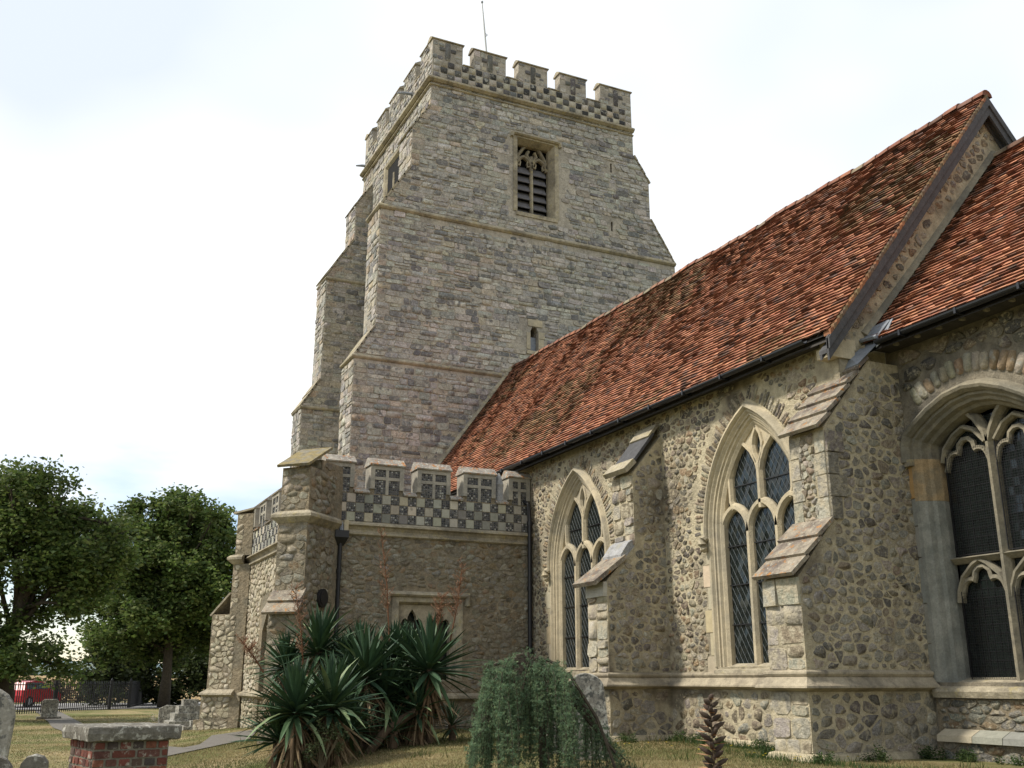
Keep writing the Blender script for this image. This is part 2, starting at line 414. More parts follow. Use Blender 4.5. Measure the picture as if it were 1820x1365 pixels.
def tube(mb, pts, r, n=8, col=None, taper=None):
    pts = [np.array(p, float) for p in pts]; rings = []
    for i, p in enumerate(pts):
        t = pts[min(i+1, len(pts)-1)]-pts[max(i-1, 0)]; t = t/(np.linalg.norm(t)+1e-9)
        a = np.cross(t, (0, 0, 1.)) if abs(t[2]) < .9 else np.cross(t, (1., 0, 0)); a = a/np.linalg.norm(a); b = np.cross(t, a)
        rr = r if taper is None else r*taper[i]
        rings += [tuple(p+rr*(math.cos(2*math.pi*k/n)*a+math.sin(2*math.pi*k/n)*b)) for k in range(n)]
    f = [(i*n+k, i*n+(k+1) % n, (i+1)*n+(k+1) % n, (i+1)*n+k) for i in range(len(pts)-1) for k in range(n)]
    f.append(tuple(range(n-1, -1, -1))); f.append(tuple(range((len(pts)-1)*n, len(pts)*n)))
    mb.add(rings, f, col)
def slab(mb, fr, u0, u1, p0, p1, th, col=None):
    """tilted slab: in the frame's (w,v) section from p0=(w,v) lower outer to p1 upper inner, thickness th, from u0 to u1"""
    (wa, va), (wb, vb) = p0, p1; l = math.hypot(wb-wa, vb-va); nx, nz = (vb-va)/l, -(wb-wa)/l
    if nz < 0: nx, nz = -nx, -nz
    q = [(wa, va), (wb, vb), (wb+nx*th, vb+nz*th), (wa+nx*th, va+nz*th)]
    v = [fr.P(u, c[1], c[0]) for u in (u0, u1) for c in q]
    mb.add(v, [(0, 1, 2, 3), (7, 6, 5, 4), (0, 4, 5, 1), (1, 5, 6, 2), (2, 6, 7, 3), (3, 7, 4, 0)], col)
def smooth01(t): t = max(0, min(1, t)); return t*t*(3-2*t)
def ground(x, y):
    g = -.45+.45*smooth01((y-1.5)/5.5)*smooth01((x+36)/12)
    return g+.03*math.sin(x*.7)*math.sin(y*.9+1)*smooth01((8-y)/4)

# palettes
TOW = [(0.34, 0.325, 0.29), (0.38, 0.36, 0.32), (0.30, 0.288, 0.26), (0.36, 0.335, 0.285), (0.32, 0.30, 0.265), (0.26, 0.25, 0.23), (0.40, 0.375, 0.325), (0.21, 0.205, 0.195), (0.37, 0.33, 0.26), (0.165, 0.16, 0.155), (0.33, 0.315, 0.28), (0.35, 0.33, 0.29)]
QUO = [(0.337, 0.292, 0.23), (0.309, 0.279, 0.227), (0.339, 0.277, 0.206), (0.278, 0.256, 0.219), (0.334, 0.305, 0.256)]
NAV = [(0.245, 0.192, 0.124), (0.225, 0.187, 0.138), (0.312, 0.268, 0.196), (0.161, 0.137, 0.103), (0.308, 0.225, 0.138), (0.366, 0.323, 0.235), (0.206, 0.186, 0.152), (0.267, 0.209, 0.141), (0.4, 0.367, 0.289), (0.13, 0.115, 0.096), (0.183, 0.154, 0.115), (0.345, 0.301, 0.224)]
NAVG = [(0.33, 0.31, 0.25), (0.28, 0.26, 0.22), (0.22, 0.18, 0.13), (0.38, 0.35, 0.28), (0.30, 0.25, 0.18)]
BUTE = [(0.249, 0.23, 0.191), (0.297, 0.268, 0.22), (0.206, 0.191, 0.163), (0.322, 0.293, 0.241), (0.242, 0.199, 0.145), (0.346, 0.313, 0.249), (0.275, 0.256, 0.222), (0.169, 0.154, 0.135), (0.36, 0.331, 0.273)]
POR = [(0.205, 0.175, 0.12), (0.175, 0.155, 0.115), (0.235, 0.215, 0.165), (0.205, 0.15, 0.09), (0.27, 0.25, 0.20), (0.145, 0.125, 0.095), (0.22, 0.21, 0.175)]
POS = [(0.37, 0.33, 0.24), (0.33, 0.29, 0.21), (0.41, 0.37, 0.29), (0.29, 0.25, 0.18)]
FLI = [(0.03, 0.032, 0.038), (0.06, 0.06, 0.065), (0.10, 0.10, 0.10), (0.04, 0.042, 0.05), (0.16, 0.155, 0.145), (0.36, 0.35, 0.32), (0.08, 0.078, 0.075)]

# ================================================================== TERRAIN
def terrain():
    xs = sorted(set([-3000, -1200, -500, -250, -150, -110, -90]+[x for x in np.arange(-80, -36, 2.)]+[x for x in np.arange(-36, 8, .6)]+[12, 30, 80, 300, 1000]))
    ys = sorted(set([-1500, -500, -200, -100, -60, -40]+[y for y in np.arange(-30, -4, 3.)]+[y for y in np.arange(-4, 12, .5)]+[14, 20, 30, 60, 120, 300, 900, 2500]))
    mb = MB(); v = []; nx = len(xs); ny = len(ys)
    for y in ys:
        for x in xs: v.append((x, y, ground(x, y)))
    mb.add(v, [(j*nx+i, j*nx+i+1, (j+1)*nx+i+1, (j+1)*nx+i) for j in range(ny-1) for i in range(nx-1)])
    struct('lawn', mb, M['grass'], True)
def strip(name, pts, width, mat, dz=.012, sub=.5):
    mb = MB(); P = []
    for a, b in zip(pts, pts[1:]):
        n = max(1, int(math.hypot(b[0]-a[0], b[1]-a[1])/sub))
        for i in range(n): P.append((a[0]+(b[0]-a[0])*i/n, a[1]+(b[1]-a[1])*i/n))
    P.append(pts[-1])
    K = max(2, int(width/.6)+1); rows = []
    for k in range(K): rows.append(offs(P, width*(k/(K-1)-.5)))
    v = [(rows[k][i][0], rows[k][i][1], ground(*rows[k][i])+dz) for i in range(len(P)) for k in range(K)]
    mb.add(v, [(i*K+k, i*K+k+1, (i+1)*K+k+1, (i+1)*K+k) for i in range(len(P)-1) for k in range(K-1)])
    return struct(name, mb, mat, True)
terrain()
def hz(px, D):
    d = FW*1800+RT*(px-910); h = math.hypot(d[0], d[1]); return (d[0]/h*D, d[1]/h*D)
PATH = [hz(150, 62), hz(160, 54), hz(175, 46), hz(195, 38), hz(235, 30.5), hz(285, 25.5), (-21.9, 3.0), (-22.9, 4.2), (-25.5, 4.9)]
strip('footpath', PATH, 1.05, M['path'], .02)
strip('road', [(-67, -45), (-67, 0), (-70, 20), (-80, 60)], 15, M['road'], .03, 1.5)
def hills():
    mb = MB()
    for (D, H, ph) in ((2600, 46, 0.3), (1900, 30, 2.0)):
        v = []; n = 60
        for i in range(n+1):
            a = math.radians(-60+120*i/n); h = H*(.7+.25*math.sin(a*9+ph)+.12*math.sin(a*23+ph*3))
            for (dd, hh) in ((-300, -2), (-140, h*.6), (0, h), (300, h*.7), (700, -3)):
                r = D+dd; v.append((-r*math.cos(a), r*math.sin(a), hh))
        mb.add(v, [(i*5+k, (i+1)*5+k, (i+1)*5+k+1, i*5+k+1) for i in range(n) for k in range(4)])
    struct('hills', mb, M['hill'], True)
hills()
def fieldstrip():
    mb = MB(); v = []; n = 40
    for i in range(n+1):
        y = -60+140*i/n
        for (x, z) in ((-84, -.44), (-90, .3), (-130, .9), (-200, 1.6), (-320, 2.3)): v.append((x, y*(1 if x > -100 else 1.6), z+.1*math.sin(y*.3)))
    mb.add(v, [(i*5+k, (i+1)*5+k, (i+1)*5+k+1, i*5+k+1) for i in range(n) for k in range(4)])
    struct('stubble_field', mb, M['field'], True)
fieldstrip()

# ================================================================== TOWER
tower = thing('church_tower', 'tall battlemented church tower of coursed grey ragstone with chequered parapet', 'tower', (-33.45, 15.0, 0))
TX = -29.5
FE = Frame((TX, 0, 0), (0, 1), (1, 0))
YC = 15.0
prof_s = [(8.5, -1), (8.5, 10.8), (9.15, 11.9), (9.18, 16.15), (10.2, 17.8), (10.2, 19.35), (10.85, 20.35), (10.85, 21.4)]
def mir(p): return (2*YC-p[0], p[1])
east_poly = prof_s + [mir(p) for p in reversed(prof_s)]
east_poly = [p for p in east_poly]
bel = [(14.2, 16.98), (15.72, 16.98), (15.72, 19.93), (14.2, 19.93)]
loop = [(14.70, 11.85), (15.0, 11.85), (15.0, 12.55), (14.93, 12.72), (14.77, 12.72), (14.70, 12.55)]
slit1 = [(18.10, 19.40), (18.18, 19.40), (18.18, 19.78), (18.10, 19.78)]
slit2 = [(18.06, 16.98), (18.14, 16.98), (18.14, 17.36), (18.06, 17.36)]
tb = MB()
wallface(tb, east_poly, [bel, loop, slit1, slit2], FE, .6)
n = len(east_poly)
tb.add([FE.P(p[0], p[1], 0) for p in east_poly]+[FE.P(p[0], p[1], -1.3) for p in east_poly], [(i, n+i, n+(i+1) % n, (i+1) % n) for i in range(n)]+[tuple(range(n, 2*n))])
FW_ = Frame((-37.4, 0, 0), (0, 1), (-1, 0))
prism(tb, east_poly, Frame((-36.1, 0, 0), (0, 1), (1, 0)), -1.3, 0)
tb.box(-36.09, -30.81, 10.87, 19.13, -1, 21.4)
tower_wall = obj('wall', tb, M['tower_mortar'], tower)
db = MB()
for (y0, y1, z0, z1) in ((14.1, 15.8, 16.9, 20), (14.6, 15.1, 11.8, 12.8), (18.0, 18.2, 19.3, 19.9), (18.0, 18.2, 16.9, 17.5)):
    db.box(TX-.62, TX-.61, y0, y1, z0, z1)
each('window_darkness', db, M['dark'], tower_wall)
def edge_at(prof, z):
    for (a, b) in zip(prof, prof[1:]):
        if a[1] <= z <= b[1]: return a[0]+(b[0]-a[0])*(z-a[1])/max(1e-6, b[1]-a[1])
    return prof[-1][0]
def nave_roof_line(y):   # z of the roof at the tower face
    return 6.02+(y-10.3)*(11.2-6.02)/3.75 if y < 14.05 else 11.2-(y-14.05)*1.3
def tow_int(z):
    a = edge_at(prof_s, z); return [(a, 2*YC-a)]
def tow_ok(y, z):
    if z < nave_roof_line(y)-.3 and y > 10.3: return False
    if 13.95 < y < 15.95 and 16.78 < z < 20.1: return False
    if 14.5 < y < 15.2 and 11.7 < z < 12.95: return False
    if 18.02 < y < 18.22 and (19.36 < z < 19.82 or 16.93 < z < 17.4): return False
    if 16.05 < z < 16.22 or (10.72 < z < 10.92 and y < 13.9): return False
    return True
for a, b in ((5.2, 10.74), (10.92, 16.06), (16.24, 21.38)):
    coursed(tower, tower_wall, FE, a, b, tow_int, tow_ok, TOW, ch=(.13, .25), cl=(.22, .62), quoin=QUO, quoin_sides=(1, 0), mat='stone_tower')
# south faces: SE buttress front, recessed middle wall, SW buttress east side and front
def south_frame(y): return Frame((0, y, 0), (1, 0), (0, -1))
def always(*a): return True
SWE = Frame((-36.1, 0, 0), (0, 1), (1, 0))
coursed(tower, tower_wall, SWE, 6.5, 19.9, lambda z: [(edge_at(prof_s, z), 10.85)], always, TOW, ch=(.14, .26), cl=(.25, .6), depth=(.005, .03), quoin=QUO, quoin_sides=(1, 0), mat='stone_tower')
for (y, z0, z1) in ((8.5, 6.5, 10.7), (9.165, 11.95, 16.05), (10.2, 17.85, 19.3), (10.85, 20.4, 21.3)):
    for (x0, x1) in ((-30.8, TX), (-37.4, -36.1)):
        coursed(tower, tower_wall, south_frame(y), z0, z1, lambda z: [(x0, x1)], always, TOW+QUO, ch=(.18, .3), cl=(.28, .5), mat='stone_tower')
coursed(tower, tower_wall, south_frame(10.87), 14.0, 21.3, lambda z: [(-36.08, -30.82)], lambda x, z: not (-34.3 < x < -32.4 and 18.1 < z < 20.4), TOW, ch=(.14, .24), mat='stone_tower')
# offset copings (weatherings) on the buttress slopes: rough stone slabs
ob = MB()
for (x0, x1) in ((-30.85, TX+.04), (-37.45, -36.06)):
    F2 = Frame((0, 0, 0), (1, 0), (0, -1))
    for (ya, za, yb, zb) in ((8.5, 10.8, 9.16, 11.9), (9.18, 16.15, 10.2, 17.8), (10.2, 19.35, 10.85, 20.35)):
        k = 5
        for i in range(k):
            t0, t1 = i/k, (i+1)/k
            slab(ob, F2, x0, x1, (-(ya+(yb-ya)*t0)+.04, za+(zb-za)*t0-.05), (-(ya+(yb-ya)*t1), za+(zb-za)*t1), .05+R.uniform(-.01, .015))
each('offset_coping', ob, M['old_string'], tower_wall)
obn = MB()
for (ya, za, yb, zb) in ((9.18, 16.15, 10.2, 17.8), (10.2, 19.35, 10.85, 20.35)):
    F2 = Frame((0, 0, 0), (1, 0), (0, 1))
    for i in range(6):
        t0, t1 = i/6, (i+1)/6
        a0 = 2*YC-(ya+(yb-ya)*t0); a1 = 2*YC-(ya+(yb-ya)*t1)
        slab(obn, F2, -30.85, TX+.04, (a0+.03, za+(zb-za)*t0-.04), (a1, za+(zb-za)*t1), .05+R.uniform(-.01, .02))
each('offset_coping', obn, M['old_string'], tower_wall)
# string courses
def string(parent, path, z, mat, h=.16, o=.1):
    b = MB(); planswee(b, path, [(0, z+h*.55), (o*.35, z+h*.45), (o, z+h*.1), (o, z-h*.15), (o*.4, z-h*.45), (0, z-h*.45)]); return obj('string_course', b, mat, parent)
x3 = TX+.02
string(tower_wall, [(-37.45, 10.83), (x3-.02, 10.83), (x3-.02, 19.17), (-37.45, 19.17)][:3], 21.42, M['old_string'], .24, .16)
string(tower_wall, [(-37.42, 10.84), (TX, 10.84), (TX, 19.16)], 21.2, M['old_string'], .1, .07)
string(tower_wall, [(-30.82, 9.17), (TX, 9.17), (TX, 20.83)], 16.14, M['old_string'], .2, .10)
string(tower_wall, [(-37.42, 9.17), (-36.08, 9.17), (-36.08, 10.8)], 16.0, M['old_string'], .14, .06)
string(tower_wall, [(-30.82, 8.49), (TX, 8.49), (TX, 13.6)], 10.82, M['old_string'], .16, .07)
string(tower_wall, [(-37.42, 8.49), (-36.08, 8.49), (-36.08, 10.8)], 10.75, M['old_string'], .14, .06)
# parapet
pb = MB()
P0, P1 = 10.87, 19.13
pb.box(TX-.42, TX-.005, P0, P1, 21.4, 22.28); pb.box(-37.4, -36.98, P0, P1, 21.4, 22.28)
pb.box(-36.98, TX-.42, P0, P0+.42, 21.4, 22.28); pb.box(-36.98, TX-.42, P1-.42, P1, 21.4, 22.28)
mer = [(10.87, 12.03), (12.47, 13.75), (14.27, 15.47), (16.0, 17.13), (17.76, 19.13)]
mer_s = [(-30.75, TX-.43), (-32.55, -31.3), (-34.25, -33.05), (-35.85, -34.75), (-36.97, -36.45)]
cpb = MB()
def coping_y(mb, x0, x1, y0, y1, z, h=.10, o=.05):   # ridge along y
    xm = (x0+x1)/2
    q = [(x0-o, z), (x1+o, z), (x1+o, z+.04), (xm+.06, z+h), (xm-.06, z+h), (x0-o, z+.04)]
    v = [(a, y, b) for y in (y0-o, y1+o) for a, b in q]; n = 6
    mb.add(v, [tuple(range(5, -1, -1)), tuple(range(6, 12))]+[(i, (i+1) % n, n+(i+1) % n, n+i) for i in range(n)])
def coping_x(mb, x0, x1, y0, y1, z, h=.10, o=.05):
    ym = (y0+y1)/2
    q = [(y0-o, z), (y1+o, z), (y1+o, z+.04), (ym+.06, z+h), (ym-.06, z+h), (y0-o, z+.04)]
    v = [(x, a, b) for x in (x0-o, x1+o) for a, b in q]; n = 6
    mb.add(v, [tuple(range(6)), tuple(range(11, 5, -1))]+[(i, n+i, n+(i+1) % n, (i+1) % n) for i in range(n)])
for (a, b) in mer:
    pb.box(TX-.41, TX-.01, a, b, 22.27, 23.08); coping_y(cpb, TX-.41, TX-.01, a, b, 23.08, .16)
    pb.box(-37.39, -36.99, a, b, 22.27, 23.08); coping_y(cpb, -37.39, -36.99, a, b, 23.08, .16)
for (a, b) in mer_s:
    pb.box(a, b, P0+.01, P0+.41, 22.27, 23.08); coping_x(cpb, a, b, P0+.01, P0+.41, 23.08, .16)
    pb.box(a, b, P1-.41, P1-.01, 22.27, 23.08); coping_x(cpb, a, b, P1-.41, P1-.01, 23.08, .16)
for (a, b) in zip(mer, mer[1:]): coping_y(cpb, TX-.41, TX-.01, a[1]+.06, b[0]-.06, 22.29, .08, .04)
for (a, b) in zip(mer_s, mer_s[1:]): coping_x(cpb, b[1]+.06, a[0]-.06, P0+.01, P0+.41, 22.29, .08, .04)
parapet = obj('parapet', pb, M['tower_mortar'], tower)
each('coping', cpb, M['old_string'], parapet)
CHQ = [(.42,.385,.31),(0.362, 0.326, 0.254), (0.319, 0.29, 0.232), (0.392, 0.348, 0.261)]
for row in range(3):
    for col in range(30):
        y0 = 10.9+col*.274; z0 = 21.5+row*.257
        if (row+col) % 2:
            nm, pl, mt_ = 'chequer_stone', CHQ, 'stone'
            if R.random() < .1: pl = TOW
        else: nm, pl, mt_ = 'chequer_flint', [(.055,.053,.05),(.075,.072,.068),(.042,.041,.04),(.10,.095,.085)], 'stone'
        q = [(y0+.012, z0+.012), (y0+.262, z0+.012), (y0+.262, z0+.245), (y0+.012, z0+.245)]
        if col in (0, 29): nm, pl, mt_ = 'stone', TOW, 'stone'
        vv, ff = pillow(chaikin([(a+R.uniform(-.012, .012), b+R.uniform(-.012, .012)) for a, b in q], .08), FE, .012, .006)
        piece(tower, nm, parapet, vv, flipfix(vv, ff, FE), pick(pl), M[mt_])
for (a, b) in mer:
    coursed(tower, parapet, Frame((TX-.01, 0, 0), (0, 1), (1, 0)), 22.3, 23.07, lambda z: [(a, b)], lambda y, z: not (abs(y-(a+b)/2) < .13 or abs(z-22.72) < .08), TOW, ch=(.13, .2), cl=(.15, .3), depth=(.005, .02), mat='stone_tower')
    c0 = (a+b)/2
    for q in ([(c0-.1, 22.32), (c0+.1, 22.32), (c0+.1, 23.02), (c0-.1, 23.02)], [(c0-.32, 22.66), (c0-.12, 22.66), (c0-.12, 22.82), (c0-.32, 22.82)], [(c0+.12, 22.66), (c0+.32, 22.66), (c0+.32, 22.82), (c0+.12, 22.82)]):
        vv, ff = pillow(chaikin(q, .08), FE, .012, .01); piece(tower, 'chequer_flint', parapet, vv, flipfix(vv, ff, FE), pick([(.13,.125,.115),(.11,.105,.10)]), M['stone'])
coursed(tower, parapet, south_frame(10.87), 21.5, 22.26, lambda z: [(-37.3, TX-.02)], always, TOW+FLI[2:3], ch=(.16, .22), cl=(.2, .35), mat='stone_tower')
for (a, b) in mer_s+[(TX-.43, TX-.02)]:
    coursed(tower, parapet, south_frame(10.88), 22.3, 23.07, lambda z: [(a, b)], always, TOW+FLI[2:3], ch=(.14, .2), cl=(.15, .3), mat='stone_tower')
# belfry window
def belfry(F, y0, y1, z0, z1, parent, louv=True):
    fb = MB(); yc = (y0+y1)/2
    prof = [(0, .0), (-.02, -.02), (-.1, -.1), (-.12, -.3)]
    rect = [(y0, z0), (y0, z1), (y1, z1), (y1, z0)]
    sweep(fb, rect, [(.16, .03), (.0, .03), (-.02, -.02), (-.13, -.26), (-.13, -.42)], F, cap=False)
    wf = obj('window', fb, M['old_string'], parent)
    mbx = MB(); yi0, yi1 = y0+.13, y1-.13; zs = z1-1.05
    hexp = [(.06, -.46), (.06, -.36), (.025, -.31), (-.025, -.31), (-.06, -.36), (-.06, -.46)]
    sweep(mbx, [(yc, z0), (yc, z1-.45)], hexp, F)
    for (a, b) in ((yi0, yc), (yc, yi1)):
        c = (a+b)/2; h = (b-a)/2
        sweep(mbx, arch(c, h, h*1.5, zs+.1, zs, 5)[1:-1], hexp, F)
        for s in (-1, 1):    # cusps
            sweep(mbx, [(c+s*h*.93, zs+.22), (c+s*h*.5, zs+.16), (c+s*h*.42, zs+.3), (c+s*h*.6, zs+.42)], [(.025, -.42), (.02, -.35), (-.02, -.35), (-.025, -.42)], F)
    for s in (-1, 1):
        sweep(mbx, [(yc, zs+.3), (yc+s*.1, zs+.5), (yc+s*.2, zs+.62), (yc+s*.12, zs+.8)], hexp, F)
        sweep(mbx, [(yc+s*.62, zs+.2), (yc+s*.55, zs+.55), (yc+s*.36, zs+.85), (yc+s*.18, z1)], hexp, F)
    obj('tracery', mbx, M['old_string'], wf)
    hb = MB(); sweep(hb, [(y0-.18, z1-.06), (y0-.14, z1+.06), (y1+.14, z1+.06), (y1+.18, z1-.06)], [(0, 0), (0, .09), (.05, .14), (.09, .10), (.12, 0)], F); obj('hood_mould', hb, M['old_string'], wf)
    sb = MB(); prism(sb, [(y0-.05, z0-.14), (y1+.1, z0-.14), (y1+.1, z0), (y0-.05, z0)], F, -.5, .04); obj('sill', sb, M['old_string'], wf)
    for (a, b) in ((yi0+.03, yc-.05), (yc+.05, yi1-.03)):
        for k in range(6):
            zz = z0+.04+k*.34
            lb = MB(); v = [F.P(a, zz, -.36), F.P(b, zz, -.36), F.P(b, zz+.34, -.56), F.P(a, zz+.34, -.56), F.P(a, zz+.02, -.345), F.P(b, zz+.02, -.345), F.P(b, zz+.36, -.545), F.P(a, zz+.36, -.545)]
            lb.add(v, [(0, 3, 2, 1), (4, 5, 6, 7), (0, 1, 5, 4), (1, 2, 6, 5), (2, 3, 7, 6), (3, 0, 4, 7)]); obj('louvre', lb, M['louvre'], wf)
belfry(FE, 14.2, 15.72, 16.98, 19.93, tower)
FS = Frame((0, 10.87, 0), (1, 0), (0, -1))
# south belfry is built as a framed recess standing proud of the wall
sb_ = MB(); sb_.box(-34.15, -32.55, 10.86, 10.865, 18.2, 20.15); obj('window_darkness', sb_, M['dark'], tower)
sw = MB(); sweep(sw, [(-34.2, 18.1), (-34.2, 20.15), (-32.5, 20.15), (-32.5, 18.1)], [(.14, .02), (.12, .12), (.02, .10), (-.06, .02), (-.08, 0)], FS, cap=False); 
sweep(sw, [(-33.35, 18.2), (-33.35, 19.6)], [(.07, .01), (.05, .05), (-.05, .05), (-.07, .01)], FS)
obj('window_frame', sw, M['old_string'], tower)
# loop window
lw = MB()
for q in ([(14.55, 11.9), (14.69, 11.9), (14.69, 12.5), (14.55, 12.5)], [(15.01, 11.9), (15.2, 11.9), (15.2, 12.3), (15.01, 12.3)], [(15.01, 12.32), (15.25, 12.32), (15.25, 12.56), (15.01, 12.56)]): prism(lw, q, FE, -.1, .025)
prism(lw, [(14.6, 12.74), (15.15, 12.74), (15.15, 12.98), (14.6, 12.98)], FE, -.1, .03)
prism(lw, [(14.55, 11.72), (15.15, 11.72), (15.15, 11.84), (14.55, 11.84)], FE, -.1, .05)
each('loop_window_surround', lw, M['ashlar'], tower)
lp = MB(); prism(lp, [(14.71, 11.86), (14.99, 11.86), (14.99, 12.4), (14.71, 12.4)], FE, -.2, -.18); obj('shutter', lp, M['lead'], tower)
spb = MB()
for (x, z) in ((-36.7, 21.5), (-31.6, 22.0)):
    b = MB(); tube(b, [(x, 10.9, z), (x-.02, 10.55, z-.03), (x-.04, 10.3, z-.08)], .06, 6, taper=[1, .9, .5]); obj('water_spout', b, M['lead'], tower)
# mortar fillet where the nave roof meets the tower
fb = MB()
pts = [(y, nave_roof_line(y)+.02) for y in (10.2, 11.2, 12.2, 13.2, 14.0)]
sweep(fb, pts, [(-.02, 0), (-.02, .09), (.06, .03), (.08, 0)], FE); obj('mortar_fillet', fb, M['old_string'], tower)
# flagpole
fp = thing('flagpole', 'thin pale metal flagpole rising above the tower battlements', 'flagpole', (-33.6, 15.1, 21.4))
def onx(px, py, X):
    d = FW*1800+RT*(px-910)-UP*(py-682.5); return CAM+d*(X/d[0])
pb_, pt_ = onx(864.5, 92, -33.6), onx(857, 5, -33.6); pd_ = (pt_-pb_)/np.linalg.norm(pt_-pb_)
b = MB(); tube(b, [tuple(pb_-pd_*2), tuple((pb_+pt_)/2), tuple(pt_)], .045, 8, taper=[1, .85, .5]); obj('pole', b, M['pole'], fp)
b = MB(); tube(b, [tuple(pt_), tuple(pt_+pd_*.07)], .05, 8); obj('finial', b, M['lead'], fp)
pc_ = pb_+(pt_-pb_)*.3; b = MB(); tube(b, [tuple(pc_), tuple(pc_+np.array((.1, .06, .05))), tuple(pc_+np.array((.02, 0, .16)))], .02, 6); obj('cleat', b, M['lead'], fp)

# ================================================================== NAVE
nave = thing('church_nave', 'rubble stone church nave with steep red clay tiled roof and pointed windows', 'church', (-20, 14.2, 0))
NY = 10.65
FN = Frame((0, NY, 0), (1, 0), (0, -1))
wins = (-13.21, -19.16)
WH, WR, WZS, WZ0 = 1.23, 2.19, 3.42, 1.22
nb = MB()
holes = [list(reversed(arch(c, WH, WR, WZS, WZ0, 9))) for c in wins]
wallface(nb, [(-29.4, -.7), (-11.0, -.7), (-11.0, 6.2), (-29.4, 6.2)], holes, FN, .42)
nb.box(-29.4, -10.9, NY+.45, NY+.46, -.7, 5.9)
nb.box(-29.4, -10.9, 17.75, 17.8, -.7, 5.9)
nave_wall = obj('wall', nb, M['nave_mortar'], nave)
outl = [arch(c, WH, WR, WZS, WZ0-.16, 9, .15) for c in wins]
ring_out = [arch(c, WH, WR, WZS, 3.3, 9, .52) for c in wins]
B2 = (-11.52, -10.78); B1 = (-16.52, -15.82)
def nave_ok(x, z):
    if .84 < z < 1.15: return False
    for o_ in outl:
        if inpoly(x, z, o_): return False
    for o_ in ring_out:
        if inpoly(x, z, o_): return False
    if B1[0]-.02 < x < B1[1]+.02 and z < 5.3: return False
    if B2[0]-.02 < x and z < 5.3: return False
    for c in wins:
        if abs(x-c) < 1.47 and 1.0 < z < 3.42:   # quoin blocks beside the jambs
            if (int((z-1.0)/.38) % 2 == 0) or abs(x-c) < 1.38: return False
    return True
rubble(nave, nave_wall, FN, (-21.4, -17.5, 1.14, 5.92), nave_ok, NAV, .14, .10, gap=.014, depth=(.004, .02), mat='stone_nave')
rubble(nave, nave_wall, FN, (-17.5, -15.8, 1.14, 5.92), nave_ok, NAV, .14, .10, gap=.014, depth=(.004, .02), mat='stone_nave')
rubble(nave, nave_wall, FN, (-15.82, -11.5, 1.14, 5.92), nave_ok, NAV, .145, .10, gap=.015, depth=(.004, .02), mat='stone_nave')
rubble(nave, nave_wall, FN, (-15.82, -11.5, -.1, .86), nave_ok, NAVG+NAV[:3], .21, .15, gap=.024, depth=(.004, .018), mat='stone_nave')
rubble(nave, nave_wall, FN, (-21.4, -16.5, -.1, .86), nave_ok, NAVG+NAV[:3], .21, .15, gap=.024, depth=(.004, .018), mat='stone_nave')
# radial rag stones over the nave windows, ashlar quoins at the jambs
def along(pts, step):
    out_ = []; acc = 0
    for a, b in zip(pts, pts[1:]):
        l = math.hypot(b[0]-a[0], b[1]-a[1]); t = -acc
        while t+step <= l:
            t += step; out_.append((a[0]+(b[0]-a[0])*t/l, a[1]+(b[1]-a[1])*t/l, (b[0]-a[0])/l, (b[1]-a[1])/l))
        acc = l-t
    return out_
def radial(thg, parent, F, path, step, l0, l1, pal, depth=(.012, .03), okf=None, mat='stone', gap=.16, name='stone'):
    for (x, z, tx, tz) in along(path, step):
        nx, nz = -tz, tx
        L = R.uniform(l0, l1); hw = step*.5*(1-gap*R.uniform(.5, 1.6)); tl = R.uniform(-.12, .12)
        q = [(x-tx*hw, z-tz*hw), (x+tx*hw, z+tz*hw), (x+tx*hw*1.15+nx*L+tx*tl*L, z+tz*hw*1.15+nz*L+tz*tl*L), (x-tx*hw*1.15+nx*L+tx*tl*L, z-tz*hw*1.15+nz*L+tz*tl*L)]
        if okf and not all(okf(*p) for p in q): continue
        vv, ff = pillow(chaikin(q, .18), F, R.uniform(*depth), .014)
        piece(thg, name, parent, vv, flipfix(vv, ff, F), pick(pal), M[mat])
for c in wins:
    path = arch(c, WH, WR, WZS, 3.3, 12, .17)[1:-1]
    radial(nave, nave_wall, FN, path, .07, .14, .30, NAV, mat='stone_nave', depth=(.004, .018), okf=lambda x, z: z < 5.93 and not (B1[0] < x < B1[1]) and x < B2[0])
    k = 0; z = 1.02
    while z < 3.38:
        for s in (-1, 1):
            wd = .24 if k % 2 == 0 else .13
            x0 = c+s*(WH-.01); x1 = c+s*(WH+wd)
            if B1[0] < x1 < B1[1]: continue
            q = sorted((x0, x1)); q = [(q[0], z+.004), (q[1], z+.004), (q[1], z+.376), (q[0], z+.376)]
            vv, ff = pillow(q, FN, .008, .006); piece(nave, 'jamb_block', nave_wall, vv, flipfix(vv, ff, FN), pick([(0.46, .39, .27), (.42, .37, .27), (.48, .38, .24)]), M['ashlar_tint'], False)
        z += .38; k += 1

